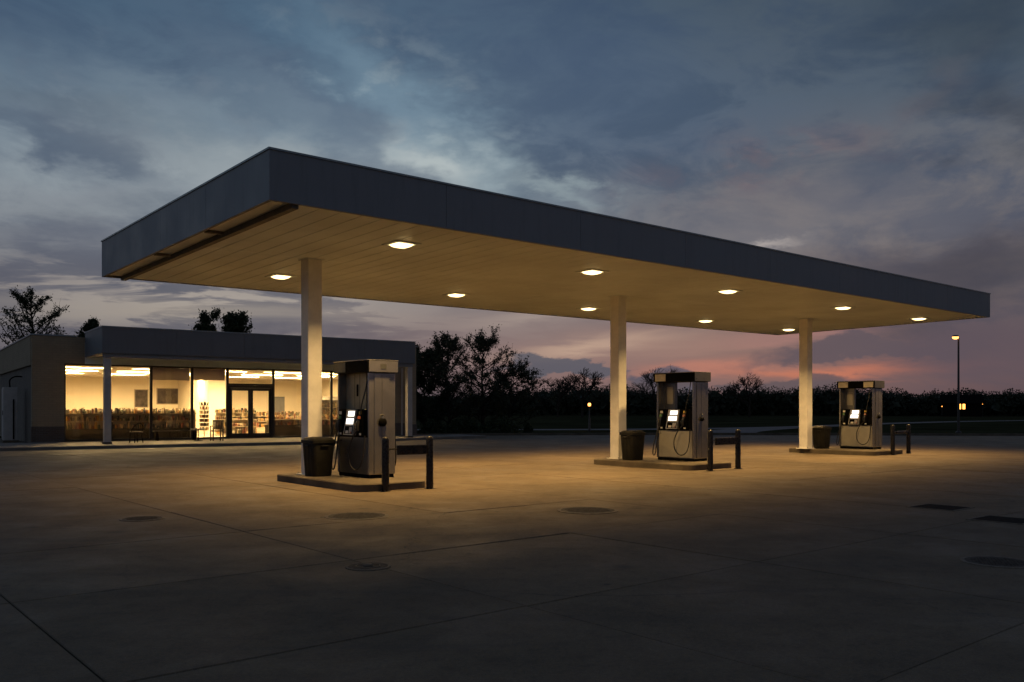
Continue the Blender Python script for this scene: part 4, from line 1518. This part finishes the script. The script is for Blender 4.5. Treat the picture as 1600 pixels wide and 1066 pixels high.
def quad_mesh(name, verts, m, parent=None, loc=None):
    n = len(verts) // 4
    me = bpy.data.meshes.new(name)
    me.vertices.add(len(verts))
    me.vertices.foreach_set('co', verts.astype(np.float32).ravel())
    me.loops.add(n * 4)
    me.loops.foreach_set('vertex_index', np.arange(n * 4, dtype=np.int32))
    me.polygons.add(n)
    me.polygons.foreach_set('loop_start', np.arange(0, n * 4, 4, dtype=np.int32))
    me.polygons.foreach_set('loop_total', np.full(n, 4, dtype=np.int32))
    me.materials.append(M[m])
    me.update(calc_edges=True)
    return link(name, me, parent, loc)


def tree(name, label, loc, h, spread, seed, limbs=26, up=(.35, .95), leaves=9000, ls=.07, low=.22, shape=.8, lean=(0, 0), m='leaf', clump=.22, twigs=5, group='trees around the shop'):
    rng = np.random.default_rng(seed)
    rr = random.Random(seed)
    t = thing(name, label, 'tree', loc, 0, group)
    tb = MB()
    tp = []
    for i in range(9):
        f_ = i / 8
        tp.append(Vector((lean[0] * f_ ** 1.3 * h + rr.gauss(0, .012) * h * f_, lean[1] * f_ * h + rr.gauss(0, .012) * h * f_, h * .97 * f_ - .15)))
    r0 = h * .020
    tb.tube(tp, [r0 * (1 - .93 * i / 8) + .006 for i in range(9)], 7)
    tips = []
    for k in range(limbs):
        f_ = low + (.98 - low) * (k + rr.random() * .6) / limbs
        i = min(7, int(f_ * 8))
        st = tp[i].lerp(tp[i + 1], f_ * 8 - i)
        a = k * 2.399 + rr.uniform(-.5, .5)
        g_ = (f_ - low) / (1 - low)
        ln = spread * (1 - g_ ** 1.4 * shape) * rr.uniform(.6, 1.15) * (.65 + .35 * min(1, g_ * 4))
        e0 = rr.uniform(*up) * (.6 + .6 * g_)
        d = Vector((math.cos(a) * math.cos(e0), math.sin(a) * math.cos(e0), math.sin(e0)))
        pts = [st]
        for s_ in range(5):
            d = (d + Vector((rr.gauss(0, .12), rr.gauss(0, .12), rr.gauss(.05, .10)))).normalized()
            pts.append(pts[-1] + d * ln / 5)
        rb = r0 * (.42 - .25 * g_)
        tb.tube(pts, [rb * (1 - .16 * j) + .004 for j in range(6)], 5)
        for s_ in range(1, 6):
            for q__ in range(twigs if s_ > 1 else 2):
                p = pts[s_] if s_ == 5 else pts[s_].lerp(pts[s_ + 1] if s_ < 5 else pts[s_], rr.random())
                dd = (d + Vector((rr.gauss(0, .8), rr.gauss(0, .8), rr.gauss(.15, .5)))).normalized()
                l2 = ln * rr.uniform(.10, .30) + .12
                e_ = p + dd * l2
                tb.tube([p, p.lerp(e_, .5) + Vector((rr.gauss(0, .03), rr.gauss(0, .03), .02)), e_], [.010, .007, .003], 3, False)
                tips.append((p, e_))
        tips.append((pts[4], pts[5]))
    for q__ in range(10):
        tips.append((tp[7].lerp(tp[8], rr.random()), tp[8] + Vector((rr.gauss(0, .12), rr.gauss(0, .12), rr.gauss(.05, .1)))))
    tb.build('trunk', 'bark', t)
    A = np.array([list(a) for a, b in tips])
    B = np.array([list(b) for a, b in tips])
    if leaves:
        wts = rng.gamma(1.2, 1.0, len(tips))
        wts /= wts.sum()
        idx = rng.choice(len(tips), leaves, p=wts)
        tt = rng.uniform(.25, 1.08, (leaves, 1))
        P_ = A[idx] + (B[idx] - A[idx]) * tt + rng.normal(size=(leaves, 3)) * clump * .5 * rng.uniform(.3, 1, (leaves, 1))
        quad_mesh('crown', leaf_quads(P_, ls, rng), m, t)
    return t


# right of the shop
tree('roadside_tree', 'dark ragged tree with a leaning leader right of the shop', (-3.9, 55.5, -.1), 6.05, 3.2, 5, limbs=38, up=(.35, 1.0), leaves=11500, ls=.058, lean=(-.09, 0), low=.12, shape=.72, m='leaf2', clump=.22)
tree('roadside_tree', 'tallest dark spreading tree right of the shop', (-1.9, 56.5, -.1), 6.3, 3.5, 8, limbs=44, up=(.30, .85), leaves=12500, ls=.058, low=.12, shape=.74, m='leaf2', clump=.20)
tree('roadside_tree', 'low dense dark tree against the corner of the shop', (-5.7, 57, -.1), 5.4, 2.4, 12, limbs=34, up=(.3, .9), leaves=18000, ls=.07, low=.10, clump=.36, shape=.6)
tree('roadside_tree', 'low tree with long side limbs at the right of the clump', (-.3, 57.5, -.1), 4.3, 3.0, 17, limbs=30, up=(.12, .6), leaves=11000, ls=.058, low=.14, lean=(.10, 0), shape=.6, m='leaf2', clump=.20)
# behind the shop
tree('garden_tree', 'open branching tree behind the left end of the shop roof', (-34.5, 63, -.1), 10.0, 4.0, 23, limbs=40, up=(.35, .9), leaves=6800, ls=.075, low=.30, shape=.72, clump=.22, group='trees behind the shop')
tree('garden_tree', 'small pointed tree behind the shop between roof corner and open tree', (-30.2, 63, -.1), 8.35, 1.9, 29, limbs=36, up=(.3, .8), leaves=12000, ls=.09, low=.3, shape=.92, clump=.3, group='trees behind the shop')
tree('garden_tree', 'left of the twin round treetops above the shop roof', (-21.8, 63, -.1), 8.45, 1.7, 31, limbs=30, up=(.4, 1.0), leaves=13000, ls=.09, low=.35, shape=.55, clump=.36, group='trees behind the shop')
tree('garden_tree', 'right of the twin round treetops above the shop roof', (-20.0, 63.5, -.1), 8.4, 1.8, 37, limbs=32, up=(.4, 1.0), leaves=14000, ls=.09, low=.35, shape=.5, clump=.38, group='trees behind the shop')
tree('garden_tree', 'tree at the left picture edge beyond the shop roof', (-39.5, 64, -.1), 8.2, 3.0, 41, limbs=34, up=(.3, .9), leaves=9000, ls=.085, low=.3, shape=.7, clump=.24, group='trees behind the shop')


def bush(label, loc, rx, ry, h, n, seed):
    rng = np.random.default_rng(seed)
    t = thing('shrub', label, 'shrub', loc, 0, 'shrubs at the lot edge')
    d = rng.normal(size=(n, 3))
    d /= np.linalg.norm(d, axis=1, keepdims=True)
    d[:, 2] = np.abs(d[:, 2])
    lump = 1 + .22 * np.sin(d[:, 0] * 5 + seed) * np.cos(d[:, 1] * 4 + seed * 2)
    P_ = d * (rng.uniform(.35, 1, (n, 1)) ** .5) * lump[:, None] * np.array([rx, ry, h])
    quad_mesh('foliage', leaf_quads(P_, .07, rng), 'leaf', t)
    st = MB()
    rr = random.Random(seed)
    for i in range(7):
        a = rr.uniform(0, 2 * PI)
        st.tube([(0, 0, -.02), (rx * .3 * math.cos(a), ry * .3 * math.sin(a), h * .4), (rx * .6 * math.cos(a), ry * .6 * math.sin(a), h * .75)], [.02, .014, .006], 4)
    st.build('stems', 'bark', t)


bush('leftmost low shrub under the trees right of the shop', (-4.6, 52.6, -.1), 1.1, .8, .9, 2600, 3)
bush('low shrub under the tallest tree right of the shop', (-2.9, 53.2, -.1), 1.5, .9, 1.1, 3400, 5)
bush('rightmost low shrub at the foot of the tree clump', (-.7, 53.4, -.1), 1.3, .9, 1.05, 3000, 7)
bush('tiny lone shrub in the grass right of the tree clump', (1.0, 56.5, -.1), .35, .3, .75, 700, 9)

# the far wood reads as one mass
rngw = np.random.default_rng(77)
allv = []
for row, (dist, n) in enumerate(((238, 150), (252, 150), (270, 140), (295, 110))):
    for i in range(n):
        a = R(-58 + 116 * (i + rngw.uniform(-.4, .4)) / n)
        dd = dist + rngw.uniform(-6, 6)
        hh = (6.9 + .6 * math.sin(a * 7 + 1.0) + .7 * math.sin(a * 23) + .5 * math.sin(a * 51 + 2) + rngw.normal(0, .32) + row * .40) * (1.0 if rngw.random() > .05 else 1.08)
        if a < R(2):
            hh *= .88
        w_ = rngw.uniform(2.6, 4.4)
        m_ = 440
        d = rngw.normal(size=(m_, 3))
        d /= np.linalg.norm(d, axis=1, keepdims=True)
        rad = rngw.uniform(.3, 1, (m_, 1)) ** .45
        lump = 1 + .22 * np.sin(d[:, 0] * 4 + i) * np.cos(d[:, 2] * 5 + i * 1.7)
        P_ = d * rad * lump[:, None] * np.array([w_, w_, hh * .52]) + np.array([dd * math.sin(a), dd * math.cos(a), hh * .49])
        P_[:, 2] = np.maximum(P_[:, 2], 0.1)
        allv.append(leaf_quads(P_, .28, rngw))
        # inner mass of the crown
        m2 = 150
        d = rngw.normal(size=(m2, 3))
        d /= np.linalg.norm(d, axis=1, keepdims=True)
        P_ = d * rngw.uniform(.2, .74, (m2, 1)) * np.array([w_ * 1.25, w_, hh * .50]) + np.array([dd * math.sin(a), dd * math.cos(a), hh * .40])
        P_[:, 2] = np.maximum(P_[:, 2], 0.1)
        allv.append(leaf_quads(P_, 1.25, rngw))
tag(quad_mesh('far_wood', np.concatenate(allv), 'wood_leaf'), 'dark far wood along the horizon', 'wood', kind='stuff')


def bare_tree(label, loc, h, spread, seed, depth=6):
    rr = random.Random(seed)
    t = thing('bare_tree', label, 'tree', loc, 0, 'bare trees on the skyline')
    tb, tw = MB(), MB()

    def grow(p, d, ln, r_, k):
        e_ = p + d * ln
        midp = p.lerp(e_, .5) + Vector((rr.gauss(0, .04), rr.gauss(0, .04), 0)) * ln
        (tb if k >= depth - 2 else tw).tube([p, midp, e_], [r_, r_ * .87, r_ * .74], 5 if k > 3 else 3, False)
        if k == 0:
            return
        for i in range(3 if k > 1 else 2):
            dd = (d + Vector((rr.gauss(0, spread), rr.gauss(0, spread), rr.gauss(.12, .28)))).normalized()
            grow(e_, dd, ln * rr.uniform(.66, .88), r_ * .70, k - 1)
    grow(Vector((0, 0, -.2)), Vector((0, 0, 1)), h * .24, h * .024, depth)
    tb.build('trunk', 'bark', t)
    tw.build('crown', 'bark', t)
    return t


bare_tree('wide bare tree on the skyline left of the middle column', (14.5, 180, -.1), 13.2, .62, 3)
bare_tree('thin bare tree rising beside the wide bare one', (9.6, 184, -.1), 10.2, .5, 8, 6)
bare_tree('bare tree behind the left edge of the middle pump', (30.0, 182, -.1), 11.6, .55, 14)
bare_tree('bare tree on the skyline between middle and far column', (50.5, 186, -.1), 11.6, .55, 19)

# ------------------------------------------------------------------ lamps beyond the lot
t = thing('street_lamp', 'tall slim street lamp with glowing orange head at the far right', 'street lamp', (27.15, 53.2, -.1), R(8))
MB().lathe([(.16, 0), (.16, .25), (.075, .30), (.05, 5.9), (.045, 6.0)], n=12).build('pole', 'pole', t, smooth=True)
MB().tube(smooth3([(0, 0, 5.95), (-.02, 0, 6.04), (-.14, 0, 6.06)]), .03, 8).build('arm', 'pole', t, smooth=True)
hd = MB().loft([[(x - .20, y, z) for x, y in rrect(a, b, .05, 4)] for a, b, z in ((.17, .10, 6.02), (.18, .11, 6.05), (.15, .09, 6.10), (.08, .05, 6.12))]).build('lamp_head', 'pole', t, smooth=True)
MB().loft([[(x - .20, y, z) for x, y in rrect(a, b, .04, 4)] for a, b, z in ((.06, .05, 5.87), (.14, .10, 5.91), (.17, .11, 6.019))]).build('lamp_glass', 'lamp_on', hd, smooth=True)
ld = bpy.data.lights.new('street_lamp_light', 'SPOT')
ld.energy = 120
ld.color = (1.0, .50, .18)
ld.spot_size = R(150)
ld.spot_blend = .6
ld.shadow_soft_size = .1
lo = bpy.data.objects.new('street_lamp_light', ld)
COL.objects.link(lo)
lo.parent = t
lo.location = (-.2, 0, 5.93)

t = thing('path_lamp', 'short path lamp glowing orange in the field behind the paving', 'path lamp', (5.66, 64.0, -.1), 0)
MB().lathe([(.11, 0), (.11, .12), (.075, .16), (.07, .95), (.05, 1.0), (.045, 1.84)], n=12).build('post', 'pole', t, smooth=True)
MB().lathe([(.05, 1.84), (.10, 1.87), (.115, 1.96), (.10, 2.05), (.05, 2.075)], n=14).build('lamp_glass', 'lamp_on', t, smooth=True)
MB().lathe([(.11, 2.07), (.12, 2.085), (.05, 2.13), (.01, 2.15)], n=14).build('cap', 'pole', t, smooth=True)
ld = bpy.data.lights.new('path_lamp_light', 'POINT')
ld.energy = 30
ld.color = (1.0, .48, .16)
ld.shadow_soft_size = .13
lo = bpy.data.objects.new('path_lamp_light', ld)
COL.objects.link(lo)
lo.parent = t
lo.location = (0, 0, 1.97)

t = thing('far_house', 'tiny dark far house with two lit orange windows by the wood', 'house', (102.0, 198.5, -.1), R(-27))
MB().box((-4, 0, 0), (4, 6, 3.0)).build('wall', 'house', t)
MB().add([(-4.4, -.5, 3.0), (4.4, -.5, 3.0), (4.4, 6.5, 3.0), (-4.4, 6.5, 3.0), (-4.4, 3, 5.0), (4.4, 3, 5.0)],
         [(3, 2, 1, 0), (0, 1, 5, 4), (2, 3, 4, 5), (1, 2, 5), (3, 0, 4)]).build('roof', 'house', t)
for x_ in (-.62, .22):
    wf = MB().box((x_ - .06, -.06, 1.6), (x_ + .56, -.004, 3.0 - .08)).build('window', 'house', t)
    MB().box((x_, -.08, 1.68), (x_ + .5, -.062, 2.84)).build('pane', 'window_on', wf)
for x, y, z, r_, lb in ((98.3, 200, 2.3, .13, 'small distant garden lamp glowing left of the far house'), (106.5, 198, 2.8, .09, 'faint distant garden lamp right of the far house')):
    t = thing('garden_lamp', lb, 'garden lamp', (x, y, -.1), 0, 'distant garden lamps')
    MB().tube([(0, 0, 0), (0, 0, z - r_)], .05, 6).build('post', 'pole', t)
    MB().lathe([(r_ * .3, z - r_), (r_, z - .3 * r_), (r_, z + .3 * r_), (r_ * .3, z + r_)], n=10).build('lamp_glass', 'garden_glow', t, smooth=True)
